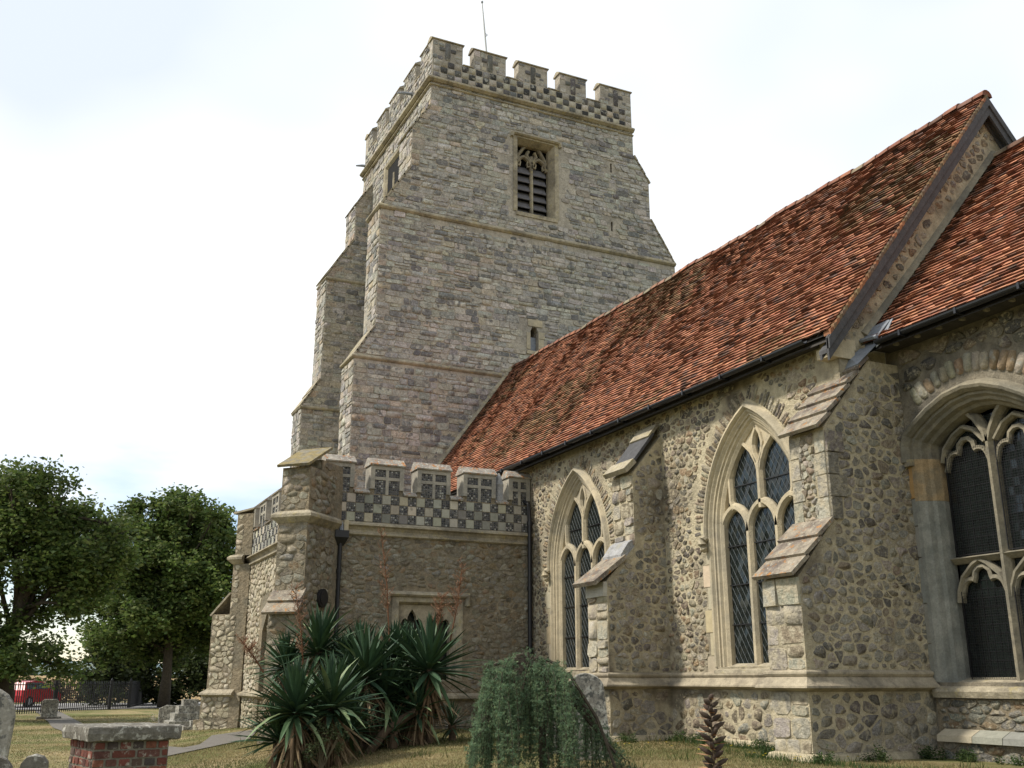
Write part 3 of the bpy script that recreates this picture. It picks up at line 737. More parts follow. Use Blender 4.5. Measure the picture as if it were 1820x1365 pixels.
def inside_arch(c, x, z, d=0): return inpoly(x, z, arch(c, 1.01, 1.97, WZS, WZ0, 9, d))
def gothic(c):
    path = arch(c, WH, WR, WZS, WZ0, 12)
    fb = MB()
    # moulded jamb and arch (path offset outward is +)
    sweep(fb, path, [(.03, .0), (.03, .02), (-.015, .02), (-.05, -.025), (-.075, -.03), (-.085, -.06), (-.12, -.065), (-.15, -.11), (-.17, -.11), (-.22, -.15), (-.22, -.26)], FN, cap=False)
    win = obj('window', fb, M['ashlar'], nave)
    hb = MB(); hp = arch(c, WH, WR, WZS, 3.36, 12)
    sweep(hb, hp, [(.0, .0), (.02, .055), (.045, .085), (.09, .07), (.14, .0)], FN); obj('hood_mould', hb, M['ashlar'], win)
    for s in (-1, 1):
        k = MB(); x = c+s*(WH+.075)
        tube(k, [(x, NY-.02, 3.40), (x, NY-.10, 3.34), (x, NY-.115, 3.27), (x, NY-.09, 3.20), (x, NY-.05, 3.14)], .075, 8, taper=[.8, 1.0, 1.05, .95, .5])
        tube(k, [(x, NY-.16, 3.28), (x, NY-.20, 3.26), (x, NY-.16, 3.24)], .02, 5)
        obj('head_stop', k, M['ashlar'], win)
    # tracery bars
    t = MB(); hx = [(.07, -.26), (.07, -.19), (.03, -.13), (-.03, -.13), (-.07, -.19), (-.07, -.26)]
    sm = [(.05, -.25), (.05, -.19), (.022, -.14), (-.022, -.14), (-.05, -.19), (-.05, -.25)]
    for s in (-1, 1): sweep(t, [(c+s*.365, WZ0), (c+s*.365, 3.46)], hx, FN)
    for k in (-1, 0, 1):
        cc = c+k*.73
        sweep(t, arch(cc, .365, .47, 3.40, 3.3, 7)[1:-1], hx, FN)
        if k: sweep(t, [(cc, 3.8), (cc+k*.06, 3.95), (cc+k*.07, 4.5)], sm, FN)
    sweep(t, [(c, 3.74), (c, 3.9), (c, 4.5)], hx, FN)
    for s in (-1, 1):
        # inverted lower ends of the upper lights
        sweep(t, [(c+s*.02, 4.38), (c+s*.06, 4.52), (c+s*.18, 4.72), (c+s*.40, 4.92), (c+s*.60, 4.72), (c+s*.74, 4.48), (c+s*.80, 4.36)], sm, FN)
        sweep(t, [(c, 4.45), (c+s*.10, 4.66), (c+s*.135, 4.82), (c+s*.09, 4.98), (c, 5.12)], sm, FN)
    obj('tracery', t, M['ashlar'], win)
    # solid stone between eyelet and upper light heads
    pl = MB()
    for s in (-1, 1):
        q = [(c+s*.03, 4.52), (c+s*.16, 4.72), (c+s*.38, 4.92), (c+s*.27, 5.02), (c+s*.02, 5.15), (c+s*.10, 4.98), (c+s*.135, 4.82), (c+s*.10, 4.68)]
        if s < 0: q = q[::-1]
        prism(pl, q, FN, -.25, -.17)
    obj('tracery_panel', pl, M['ashlar'], win)
    sb = MB(); v = [FN.P(x, z, w_) for x in (c-1.24, c+1.24) for (w_, z) in ((-.3, 1.30), (.05, 1.17), (.06, 1.12), (.0, 1.06), (-.3, 1.06))]
    sb.add(v, [(0, 1, 2, 3, 4), (9, 8, 7, 6, 5)]+[(i, 5+i, 5+(i+1) % 5, (i+1) % 5) for i in range(5)]); obj('sill', sb, M['old_string'], win)
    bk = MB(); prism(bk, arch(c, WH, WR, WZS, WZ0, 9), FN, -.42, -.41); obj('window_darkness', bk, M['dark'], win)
    # diamond quarries and leading
    pw, ph = .116, .19; wg = -.235
    lead = MB()
    i0 = int(1.1/pw)+1
    for i in range(-2*i0, 2*i0+1):
        for j in range(0, 48):
            if (i+j) % 2: continue
            x = c+i*pw/2; z = 1.2+j*ph/2
            if not inside_arch(c, x, z, .02): continue
            a = R.uniform(-.0045, .0045); bb = R.uniform(-.006, .006)
            g = .05
            v = [FN.P(x-pw/2*(1-g), z, wg-a), FN.P(x, z-ph/2*(1-g), wg-bb), FN.P(x+pw/2*(1-g), z, wg+a), FN.P(x, z+ph/2*(1-g), wg+bb),
                 FN.P(x-pw/2*(1-g), z, wg-a-.004), FN.P(x, z-ph/2*(1-g), wg-bb-.004), FN.P(x+pw/2*(1-g), z, wg+a-.004), FN.P(x, z+ph/2*(1-g), wg+bb-.004)]
            kk = R.uniform(.5, 2.2)
            piece(nave, 'pane', win, v, [(0, 1, 2, 3), (7, 6, 5, 4), (0, 4, 5, 1), (1, 5, 6, 2), (2, 6, 7, 3), (3, 7, 4, 0)], (.006*kk, .008*kk, .008*kk), M['glass'], False)
            for (dx0, dz0, dx1, dz1) in ((-pw/2, 0, 0, -ph/2), (-pw/2, 0, 0, ph/2)):
                ax, az, bx, bz = x+dx0, z+dz0, x+dx1, z+dz1; l = math.hypot(bx-ax, bz-az); nx, nz = -(bz-az)/l*.003, (bx-ax)/l*.003
                lead.add([FN.P(ax+nx, az+nz, wg+.004), FN.P(bx+nx, bz+nz, wg+.004), FN.P(bx-nx, bz-nz, wg+.004), FN.P(ax-nx, az-nz, wg+.004), FN.P((ax), (az), wg+.008), FN.P(bx, bz, wg+.008)],
                         [(0, 1, 5, 4), (4, 5, 2, 3)])
    obj('leading', lead, M['came'], win)
    br = MB()
    for z in (1.9, 2.55, 3.2, 4.2):
        for k in ((-1, 0, 1) if z < 3.5 else (-.55, .55)):
            cc = c+k*.73; h = .30 if z < 3.5 else .33
            br.box(cc-h, cc+h, NY+.205, NY+.222, z-.008, z+.008)
    each('saddle_bar', br, M['iron'], win)
for c in wins: gothic(c)

# buttresses
def east_frame(x): return Frame((x, 0, 0), (0, 1), (1, 0))
BU1 = [(9.38, -.7), (9.38, 2.72), (9.99, 3.36), (9.99, 4.72), (10.66, 5.5), (10.66, -.7)]
BU2 = [(9.38, -.7), (9.38, 2.36), (10.03, 3.12), (10.03, 4.48), (11.0, 5.6), (11.66, 5.6), (11.66, -.7)]
def buttress(X0, X1, poly, lab, steps_lo, steps_hi, lo, hi, slabmat_lo, slabmat_hi, pal_e, pal_s):
    bb = MB(); prism(bb, poly, east_frame(X1), -(X1-X0), 0)
    bt = obj('buttress', bb, M['nave_mortar'], nave, label=lab)
    FEb = east_frame(X1)
    def ok(y, z):
        if not inpoly(y, z, poly) or .84 < z < 1.15: return False
        return inpoly(y, z+.05, poly) and inpoly(y-.02, z, poly)
    ymax = max(p[0] for p in poly)
    rubble(nave, bt, FEb, (9.38, ymax, 1.14, 5.6), ok, pal_e, .165, .12, gap=.018, depth=(.004, .018), mat='stone_east')
    rubble(nave, bt, FEb, (9.38, ymax, -.15, .86), ok, pal_e, .21, .15, gap=.022, depth=(.004, .018), mat='stone_east')
    return bt, FEb
FSb = lambda y: Frame((0, y, 0), (1, 0), (0, -1))
def weather(parent, X0, X1, pts, k, mat, th=.05, over=.06, nm='weathering_slab'):
    (ya, za), (yb, zb) = pts
    for i in range(k):
        t0, t1 = i/k, (i+1)/k; b = MB()
        xa, xb = X0-.045, X1+.045
        y0 = ya+(yb-ya)*t0; y1 = ya+(yb-ya)*t1; z0 = za+(zb-za)*t0; z1 = za+(zb-za)*t1
        st = .045 if k > 1 else 0
        slab(b, Frame((0, 0, 0), (1, 0), (0, -1)), xa, xb, (-y0+over*.6, z0-over*.55+st), (-y1, z1-.012), th)
        obj(nm, b, mat, parent)
BGREY = [(0.33, 0.31, 0.25), (0.29, 0.27, 0.22), (0.36, 0.34, 0.28), (0.25, 0.235, 0.20)]
bt1, FE1 = buttress(B1[0], B1[1], BU1, 'rugged stone buttress between the two pointed windows', 0, 0, 0, 0, 0, 0, BUTE, NAVG)
bt2, FE2 = buttress(B2[0], B2[1], BU2, 'stepped corner buttress with lichened slabs and grey ashlar front', 0, 0, 0, 0, 0, 0, BUTE, NAVG)
for (bt, BX, zt, zu) in ((bt1, B1, 2.70, 4.70), (bt2, B2, 2.34, 4.46)):
    coursed(nave, bt, FSb(9.38), 1.14, zt, lambda z: [BX], always, NAVG, ch=(.22, .36), cl=(.24, .42), depth=(.01, .05) if bt is bt1 else (.008, .03), gap=.012, mat='stone_pale')
    coursed(nave, bt, FSb(9.38), -.15, .86, lambda z: [BX], always, NAVG, ch=(.2, .34), cl=(.22, .42), depth=(.008, .03), gap=.012, mat='stone_pale')
if True:
    coursed(nave, bt1, FSb(9.99), 3.36, 4.70, lambda z: [B1], always, NAVG, ch=(.2, .32), cl=(.2, .4), depth=(.01, .05), mat='stone_pale')
    # ashlar edge blocks with rubble between on the upper face of the corner buttress
    z = 3.16; k = 0
    while z < 4.44:
        h = min(.32, 4.46-z)
        for (x0, x1) in ((B2[0]+.004, B2[0]+(.26 if k % 2 else .2)), (B2[1]-(.2 if k % 2 else .3), B2[1]-.004)):
            q = [(x0, z+.004), (x1, z+.004), (x1, z+h-.004), (x0, z+h-.004)]; vv, ff = pillow(q, FSb(10.03), .012, .006)
            piece(nave, 'quoin_block', bt2, vv, flipfix(vv, ff, FSb(10.03)), pick(BGREY), M['stone_pale'], False)
        # the return of the quoin on the east face
        q = [(10.034, z+.004), (10.034+(.32 if k % 2 else .2), z+.004), (10.034+(.32 if k % 2 else .2), z+h-.004), (10.034, z+h-.004)]
        vv, ff = pillow(q, FE2, .036, .006); piece(nave, 'quoin_block', bt2, vv, flipfix(vv, ff, FE2), pick([(.24, .22, .18), (.21, .19, .16)]), M['stone_east'], False)
        z += h; k += 1
    rubble(nave, bt2, FSb(10.03), (B2[0]+.22, B2[1]-.22, 3.16, 4.44), lambda x, z: True, NAVG, .09, .08, gap=.01, depth=(.015, .04))
for z, h in ((1.98, .36),):
    for (x0, x1) in ((B2[0]+.004, B2[0]+.3), (B2[0]+.32, B2[1]-.004)):
        q = [(x0, z), (x1, z), (x1, z+h), (x0, z+h)]; vv, ff = pillow(q, FSb(9.38), .05, .008); piece(nave, 'quoin_block', bt2, vv, flipfix(vv, ff, FSb(9.38)), pick(BGREY), M['stone_pale'], False)
q = [(B1[0]+.003, 2.44), (B1[1]-.003, 2.44), (B1[1]-.003, 2.70), (B1[0]+.003, 2.70)]; vv, ff = pillow(q, FSb(9.38), .065, .008); piece(nave, 'quoin_block', bt1, vv, flipfix(vv, ff, FSb(9.38)), (.40, .38, .32), M['ashlar_tint'], False)
weather(bt2, *B2, ((9.30, 2.36), (10.05, 3.16)), 3, M['lichen_slab'], .055, .10)
weather(bt2, *B2, ((9.95, 4.46), (11.0, 5.64)), 5, M['lichen_slab'], .055, .10)
weather(bt1, *B1, ((9.16, 2.66), (9.80, 3.14)), 1, M['lichen_slab'], .08, .06)
# rough rubble lump above the single slab
rl = MB(); prism(rl, [(9.72, 3.0), (9.99, 3.0), (9.99, 3.5), (9.86, 3.42), (9.7, 3.2)], FE1, -.68, -.02); obj('rough_masonry', rl, M['stone'], bt1)
weather(bt1, *B1, ((9.88, 4.74), (10.06, 4.93)), 1, M['old_string'], .10, .05)
weather(bt1, B1[0]+.06, B1[1]-.03, ((10.02, 4.90), (10.50, 5.52)), 1, M['timber'], .05, .02)
weather(bt1, B1[0]+.08, B1[1]-.04, ((10.42, 5.44), (10.62, 5.70)), 1, M['old_string'], .06, .02)
# plinth moulding all along
pm = MB()
path = [(-21.38, NY), (B1[0], NY), (B1[0], 9.38), (B1[1], 9.38), (B1[1], NY), (B2[0], NY), (B2[0], 9.38), (B2[1], 9.38), (B2[1], 11.58)]
prof_pl = [(0, 1.14), (.03, 1.135), (.06, 1.115), (.065, 1.09), (.05, 1.065), (.035, 1.05), (.05, 1.04), (.10, .975), (.15, .935), (.155, .91), (.12, .895), (.03, .87), (0, .86)]
planswee(pm, path, prof_pl); obj('plinth_moulding', pm, M['ashlar_mid'], nave)
fo = MB()  # rough footing course at the grass
planswee(fo, path, [(0, .10), (.06, .08), (.10, .0), (.12, -.3)]); obj('footing', fo, M['nave_mortar'], nave)

# nave roof
EY, EZ = 10.33, 6.0; RY = 14.3
XA, XB = -29.48, -10.80
def nroof(x, t):
    s = (x-XB)/(XA-XB); rz = 11.13+.04*s; ry = 14.55-.5*s; sag = (.07*math.sin(math.pi*min(1, max(0, s)))+.018*math.sin(x*1.7)+.012*math.sin(x*3.9+t*5))*(.3+.7*t)
    bell = .03*math.sin(t*math.pi)
    return np.array([x, EY+(ry-EY)*t, EZ+(rz-EZ)*t-sag-bell])
def roof_sheet(mb, fn, x0, x1, nx, nt, dz, ts=(0, 1)):
    v = []
    for i in range(nx+1):
        for j in range(nt+1):
            p = fn(x0+(x1-x0)*i/nx, ts[0]+(ts[1]-ts[0])*j/nt); v.append((p[0], p[1], p[2]+dz))
    mb.add(v, [(i*(nt+1)+j, (i+1)*(nt+1)+j, (i+1)*(nt+1)+j+1, i*(nt+1)+j+1) for i in range(nx) for j in range(nt)])
def north(fn, ry): return lambda x, t: (lambda p: np.array([p[0], 2*fn(x, 1)[1]-p[1], p[2]]))(fn(x, t))
rb = MB(); roof_sheet(rb, nroof, XA, XB, 20, 8, -.06); roof_sheet(rb, nroof, XA, XB, 20, 8, -.16)
roof_sheet(rb, north(nroof, RY), XA, XB, 20, 8, -.02); roof_sheet(rb, north(nroof, RY), XA, XB, 20, 8, -.16)
nroofo = obj('roof', rb, M['soffit'], nave)
import mathutils.noise as mn
def tilecol(x, t, kind):
    n1 = mn.noise(Vector((x*.55, t*3.4, 3.1+kind))); n2 = mn.noise(Vector((x*1.9, t*11, 7.7+kind))); n3 = mn.noise(Vector((x*.33+5, t*2.2, 1.2)))
    pd = .10+.13*max(0, n1)+.16*max(0, n2)+(.08*t if kind == 0 else .02)
    u = R.random()
    if u < pd*.75: c = R.choice(((.15, .075, .052), (.17, .085, .06), (.125, .07, .055), (.19, .09, .06)))
    elif u < pd*1.3: c = R.choice(((.26, .105, .06), (.24, .10, .06), (.23, .105, .065)))
    else: c = R.choice(((.37, .14, .067), (.34, .12, .058), (.42, .17, .085), (.29, .105, .055), (.36, .145, .075), (.32, .12, .062)))
    if n3 > .12 and kind == 0 and R.random() < min(.7, (n3-.1)*3): c = tuple(.45*a+.55*b for a, b in zip(c, (.12, .10, .04)))
    d = (1.04 if kind == 0 else 1.12)-.08*max(0, n3)+.05*n1-(.08*t if kind == 0 else 0)
    g = sum(c)/3; c = tuple((x*.88+g*.12)*d*k for x, k in zip(c, (1.03, 1.04, 1.0)))
    return shade(c, .09)
def tiles(thg, parent, fn, x0, x1, length, kind, skip=None, tw=.16, gauge=.102):
    rows = int(length/gauge); th = .016
    for r in range(rows):
        t0 = (r-.15)/rows; t1 = (r+1.05)/rows
        off_ = (r % 2)*tw/2 + R.uniform(-.015, .015)
        n = int((x1-x0)/tw)+1
        for k in range(n):
            a = x0+k*tw-off_+tw*.5; b = a+tw-.006; a += .0
            a = max(a, x0); b = min(b, x1)
            if b-a < .04: continue
            if skip and skip((a+b)/2, t0): continue
            p00 = fn(a, max(-.012, t0)); p10 = fn(b, max(-.012, t0)); p11 = fn(b, t1); p01 = fn(a, t1)
            e = p10-p00; u = p01-p00; nn = np.cross(e, u); nn /= np.linalg.norm(nn)
            if nn[2] < 0: nn = -nn
            la = .040+R.uniform(-.007, .012); lb = la+R.uniform(-.006, .006); ub = .006
            drop = R.uniform(-.008, .008); ud = u/np.linalg.norm(u)*drop
            q = [p00+nn*la+ud, p10+nn*lb+ud, p11+nn*ub, p01+nn*ub]
            v = [tuple(s) for s in q]+[tuple(q[0]-nn*.026), tuple(q[1]-nn*.026)]
            tc_ = tilecol((a+b)/2, (t0+t1)/2, kind); v += [v[0], v[1]]; edge_shade = tuple(x*.30 for x in tc_)  # front edge darkened in vertex colour, painting the shadow line of each course
            piece(thg, 'tile', parent, v, [(0, 1, 2, 3), (6, 4, 5, 7), (1, 5, 2), (0, 3, 4)], [tc_, tc_, tc_, tc_, edge_shade, edge_shade, edge_shade, edge_shade], M['tile'], False, size=tw)
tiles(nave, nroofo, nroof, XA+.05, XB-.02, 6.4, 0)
def ridge(thg, parent, fn, x0, x1, ry, step=.33):
    x = x0
    while x < x1-.05:
        b = MB(); xe = min(x+step-.012, x1); n = 6; v = []
        z0 = fn(x, 1)[2]; z1 = fn(xe, 1)[2]; tl = R.uniform(-.01, .012)
        for (xx, zz, rr) in ((x, z0, .115), (xe, z1, .125)):
            for k in range(n+1):
                a = math.pi*k/n; v.append((xx, fn(xx, 1)[1]-math.cos(a)*rr, zz-.06+math.sin(a)*rr*1.05+tl))
        b.add(v, [(k, n+1+k, n+2+k, k+1) for k in range(n)]+[tuple(range(n, -1, -1)), tuple(range(n+1, 2*n+2))], shade(R.choice(((.26, .11, .065), (.22, .10, .065), (.15, .085, .06), (.24, .13, .09), (.21, .17, .12))), .15))
        obj('ridge_tile', b, M['tile'], parent, True); x += step
ridge(nave, nroofo, nroof, XA, XB+.02, RY)
# verge: tile edges, bargeboards, soffit
vb = MB()
def verge(mb, fn, x0, x1, z0, z1, t0=-.01, t1=1.0):
    v = []; K = 8
    for j in range(K+1):
        p = fn(XB, t0+(t1-t0)*j/K)
        v += [(x0, p[1], p[2]+z0), (x1, p[1], p[2]+z0), (x1, p[1], p[2]+z1), (x0, p[1], p[2]+z1)]
    mb.add(v, [(j*4+k, (j+1)*4+k, (j+1)*4+(k+1) % 4, j*4+(k+1) % 4) for j in range(K) for k in range(4)]+[(0, 1, 2, 3), (K*4+3, K*4+2, K*4+1, K*4)])
nn_ = north(nroof, RY)
verge(vb, nroof, XB-.04, XB+.0, -.42, -.06); verge(vb, nn_, XB-.04, XB+.0, -.42, -.06)
verge(vb, nroof, XB-.03, XB+.03, -.24, -.075); verge(vb, nn_, XB-.03, XB+.03, -.24, -.075)
each('bargeboard', vb, M['timber'], nroofo)
vb = MB(); verge(vb, nroof, XB-.21, XB-.045, -.30, -.24); verge(vb, nn_, XB-.21, XB-.045, -.30, -.24)
verge(vb, nroof, XB-.195, XB-.15, -.38, -.305); verge(vb, nn_, XB-.195, XB-.15, -.38, -.305); each('soffit', vb, M['timber'], nroofo)
# mortar and tile ends under the verge
L_ = 64
for j in range(L_):
    t = j/L_
    for f_ in (nroof, nn_):
        p = f_(XB, t); q = f_(XB, t+.9/L_)
        b = MB(); e = .035+R.uniform(-.008, .012)
        v = [(XB-.12, p[1], p[2]-.07), (XB+e, p[1], p[2]-.07), (XB+e, q[1], q[2]-.075), (XB-.12, q[1], q[2]-.075), (XB-.12, p[1], p[2]+.0), (XB+e, p[1], p[2]+.02), (XB+e, q[1], q[2]-.01), (XB-.12, q[1], q[2]-.02)]
        b.add(v, [(0, 3, 2, 1), (4, 5, 6, 7), (0, 1, 5, 4), (1, 2, 6, 5), (2, 3, 7, 6), (3, 0, 4, 7)], shade(R.choice(((.22, .13, .07), (.16, .12, .07), (.26, .12, .06), (.14, .10, .07)))))
        if f_ is nroof: obj('verge_tile', b, M['tile'], nroofo)
        else: vb.merge(b)
# east gable wall of the nave
gb = MB(); FG = east_frame(-11.0)
GY = 14.55; gp = [(10.66, -.7), (10.66, 6.12), (GY, 10.93), (2*GY-10.66, 6.12), (2*GY-10.66, -.7)]
prism(gb, gp, FG, -.4, 0); gable = obj('gable_wall', gb, M['nave_mortar'], nave)
def chroof_z(y): return 6.0+(y-11.15)*(10.05-6.0)/(14.8-11.15)
rubble(nave, gable, FG, (10.66, 15.2, 5.7, 10.9), lambda y, z: inpoly(y, z+.08, gp) and z > chroof_z(y)+.16, NAV+BUTE, .17, .15, gap=.03, depth=(.006, .018), mat='stone_east')
kb = MB(); kb.box(-11.25, -10.96, 10.46, 10.95, 5.66, 5.82); kb.box(-11.23, -10.98, 10.52, 11.0, 5.82, 5.98); each('kneeler', kb, M['ashlar'], gable)
ev = MB(); ev.box(-29.4, -11.3, 10.38, NY-.001, 5.93, 5.99); ev.box(-29.4, -11.3, NY+.1, NY+.3, 5.70, 6.3); obj('soffit', ev, M['soffit'], nave)
# gutters
def gutter(parent, x0, x1, y, z, r=.06, step=1.1, nm='gutter'):
    b = MB(); n = 8; v = []
    for x in (x0, x1):
        for k in range(n+1):
            a = math.pi*k/n; v.append((x, y-math.cos(a)*r, z-math.sin(a)*r))
        for k in range(n+1):
            a = math.pi*(n-k)/n; v.append((x, y-math.cos(a)*(r-.012), z-math.sin(a)*(r-.012)))
    m_ = 2*(n+1); b.add(v, [(i, m_+i, m_+(i+1) % m_, (i+1) % m_) for i in range(m_)]+[tuple(range(m_-1, -1, -1)), tuple(range(m_, 2*m_))])
    g = obj(nm, b, M['gutter'], parent)
    x = x0+.5
    while x < x1:
        b = MB(); b.box(x-.018, x+.018, y-r-.008, y+r+.06, z-r-.012, z+.012); obj('bracket', b, M['gutter'], g); x += step
    return g
gutter(nave, -22.6, -11.25, 10.25, 5.96)
# downpipe at porch corner with swan neck
dp = MB()
tube(dp, [(-22.4, 10.25, 5.9), (-22.3, 10.27, 5.65), (-21.7, 10.4, 5.2), (-21.27, 10.52, 5.0), (-21.27, 10.55, 4.6), (-21.27, 10.55, .1)], .05, 10)
for z in (4.5, 3.0, 1.6): tube(dp, [(-21.27, 10.55, z), (-21.27, 10.55, z+.09)], .066, 10)
obj('downpipe', dp, M['iron'], nave)

# ================================================================== CHANCEL
chan = thing('church_chancel', 'chancel of dark rubble with red tiled roof and large traceried window', 'church', (-7.5, 14.8, 0))
CY_ = 11.6; FC = Frame((0, CY_, 0), (1, 0), (0, -1))
cc0 = -9.58
half = [(-1.06, .98), (-1.06, 4.30), (-1.02, 4.41), (-.86, 4.52), (-.6, 4.67), (-.3, 4.79), (0, 4.83)]
cpath = [(cc0+a, z) for a, z in half]+[(cc0-a, z) for a, z in reversed(half[:-1])]
cb = MB(); wallface(cb, [(-10.99, -.7), (-3.5, -.7), (-3.5, 5.9), (-10.99, 5.9)], [list(reversed(cpath))], FC, .6)
cb.box(-3.6, -3.5, CY_+.01, 18, -.7, 5.9); cb.box(-10.8, -3.5, 17.95, 18, -.7, 5.9)
cwall = obj('wall', cb, M['chancel_mortar'], chan)
hood_o = offs(cpath, .30)
def ch_ok(x, z):
    if inpoly(x, z, hood_o) or (inpoly(x, z, offs(cpath, .62)) and z > 4.2): return False
    if .72 < z < 1.12 and -10.7 < x < -8.4: return False
    return x > -10.76
DK = [(0.17, 0.14, 0.10), (0.12, 0.105, 0.085), (0.20, 0.17, 0.13), (0.10, 0.095, 0.085), (0.22, 0.19, 0.14)]
rubble(chan, cwall, FC, (-10.76, -7.2, .98, 5.8), ch_ok, DK, .25, .16, gap=.02, depth=(.01, .04), mat='stone_east')
GN = [(0.20, 0.20, 0.165), (0.17, 0.16, 0.13), (0.24, 0.23, 0.19), (0.20, 0.15, 0.09), (0.15, 0.15, 0.13), (0.26, 0.235, 0.18)]
rubble(chan, cwall, Frame((0, CY_-.03, 0), (1, 0), (0, -1)), (-10.7, -7.2, .38, .76), always, GN, .19, .10, gap=.013, depth=(.004, .022), mat='stone_east')
rubble(chan, cwall, Frame((0, CY_-.12, 0), (1, 0), (0, -1)), (-10.6, -7.2, -.4, .22), always, GN, .22, .12, gap=.014, depth=(.004, .025), mat='stone_east')
pf = MB(); pf.box(-10.72, -3.5, CY_-.03, CY_+.1, -.7, .765); pf.box(-10.7, -3.5, CY_-.12, CY_-.03, -.7, .22); obj('lower_wall', pf, M['porch_mortar'], cwall)
off3 = -10.62
while off3 < -7.2:
    L = R.uniform(.35, .6); b = MB(); x1 = off3+L-.01
    v = [(x, y, z) for x in (off3, x1) for (y, z) in ((CY_-.03, .38), (CY_-.20, .30), (CY_-.21, .22), (CY_-.03, .20))]
    b.add(v, [(0, 1, 2, 3), (7, 6, 5, 4), (0, 4, 5, 1), (1, 5, 6, 2), (2, 6, 7, 3)], pick([(.42, .37, .28), (.24, .24, .21), (.26, .25, .21)])); obj('plinth_stone', b, M['ashlar_tint'], cwall); off3 += L
radial(chan, cwall, FC, offs(cpath, .33)[2:-2], .135, .22, .30, [(0.30, .275, .21), (.26, .235, .175), (.33, .30, .235), (.24, .175, .115)], depth=(.02, .05), okf=lambda x, z: z < 5.5 and -10.74 < x < -7.2, gap=.12, name='voussoir')
fb = MB()
sweep(fb, cpath, [(.04, .0), (.04, .012), (-.0, .012), (-.03, -.05), (-.07, -.07), (-.09, -.16), (-.13, -.2), (-.15, -.33), (-.15, -.42)], FC, cap=False)
cwin = obj('window', fb, M['ashlar_old'], chan)
M['ashlar_grey'] = material('ashlar_grey', (0.235, 0.235, 0.205), bump=.012, bscale=30, var=.2, second=(0.17, 0.175, 0.155), sec_scale=2.5)
M['ashlar_orange'] = material('ashlar_orange', (0.31, 0.225, 0.125), bump=.01, bscale=20, var=.25, second=(0.22, 0.18, 0.12), sec_scale=3)
jp = [(.06, .0), (.06, .022), (-.006, .022), (-.036, -.045), (-.076, -.065), (-.096, -.155), (-.136, -.195), (-.156, -.325), (-.156, -.42)]
for (z0, z1, mm_) in ((.98, 3.5, 'ashlar_grey'), (3.505, 4.12, 'ashlar_orange')):
    for seg in ([(cc0-1.06, z0), (cc0-1.06, z1)], [(cc0+1.06, z1), (cc0+1.06, z0)]):
        jb = MB(); sweep(jb, seg, jp, FC, cap=False); obj('jamb', jb, M[mm_], cwin)
# grey-green jamb stones and an orange replacement block
for (z0, z1, c_) in ((1.0, 1.5, (.21, .21, .18)), (1.5, 2.05, (.235, .225, .19)), (2.05, 2.7, (.20, .205, .185)), (2.7, 3.15, (.23, .22, .19)), (3.15, 3.55, (.20, .20, .175)), (3.55, 4.1, (.36, .225, .095))):
    for s in (-1, 1):
        q = sorted((cc0+s*1.05, cc0+s*1.22)); q = [(q[0], z0+.004), (q[1], z0+.004), (q[1], z1-.004), (q[0], z1-.004)]
        vv, ff = pillow(q, FC, .016, .006); piece(chan, 'jamb_block', cwin, vv, flipfix(vv, ff, FC), c_, M['ashlar_tint'], False)
hb = MB(); sweep(hb, [(cc0-1.10, 4.08)]+offs(cpath, .04)[1:-1]+[(cc0+1.10, 4.08)], [(.0, .0), (.0, .05), (.04, .12), (.08, .14), (.12, .11), (.17, .0)], FC)
obj('hood_mould', hb, M['ashlar_old'], cwin)
hs = MB(); 
for s in (-1, 1): prism(hs, [(cc0+s*1.18-.12, 4.02), (cc0+s*1.18+.12, 4.02), (cc0+s*1.18+.12, 4.12), (cc0+s*1.18-.12, 4.12)], FC, 0, .10)
each('label_stop', hs, M['old_string'], cwin)
tr = MB(); hx = [(.065, -.42), (.065, -.34), (.022, -.24), (-.022, -.24), (-.065, -.34), (-.065, -.42)]; sm = [(.04, -.40), (.04, -.34), (.016, -.28), (-.016, -.28), (-.04, -.34), (-.04, -.40)]
sweep(tr, [(cc0, .98), (cc0, 4.3)], hx, FC)
sweep(tr, [(cc0-.86, 2.63), (cc0+.86, 2.63)], [(.05, -.42), (.05, -.33), (.02, -.24), (-.05, -.33), (-.05, -.42)], FC)
for s in (-1, 1):
    c1 = cc0+s*.43
    sweep(tr, [(c1-.41, 2.05), (c1-.39, 2.2), (c1-.3, 2.4), (c1-.12, 2.56), (c1, 2.62), (c1+.12, 2.56), (c1+.3, 2.4), (c1+.39, 2.2), (c1+.41, 2.05)], sm, FC)
    for (zz, cz) in ((2.2, 0), (4.0, 1)):   # trefoil cusping
        rr = .125; pts = []
        for (ax, az, a0, a1) in ((-.20, .02, 165, 62), (0, .19, 188, -8), (.20, .02, 118, 15)):
            for k in range(6):
                a = math.radians(a0+(a1-a0)*k/5); pts.append((c1+ax+rr*math.cos(a), zz+az+rr*math.sin(a)))
        sweep(tr, [(c1-.37, zz-.10)]+pts+[(c1+.37, zz-.10)], [(.05, -.38), (.05, -.33), (.0, -.31), (-.02, -.34), (-.02, -.38)], FC)
    sweep(tr, [(cc0, 4.2), (cc0+s*.06, 4.36), (cc0+s*.18, 4.56), (cc0+s*.36, 4.74)], hx, FC)
    sweep(tr, [(cc0+s*.84, 4.05), (cc0+s*.78, 4.25), (cc0+s*.60, 4.42), (cc0+s*.43, 4.5), (cc0+s*.25, 4.42), (cc0+s*.08, 4.22)], sm, FC)
obj('tracery', tr, M['ashlar_old'], cwin)
sb = MB(); v = [FC.P(x, z, w_) for x in (cc0-1.12, cc0+3.2) for (w_, z) in ((-.42, 1.05), (.10, .90), (.12, .86), (.10, .78), (-.42, .78))]
v = [FC.P(x, z, w_) for x in (cc0-1.12, cc0+1.12) for (w_, z) in ((-.42, 1.05), (.10, .90), (.12, .86), (.10, .78), (-.42, .78))]
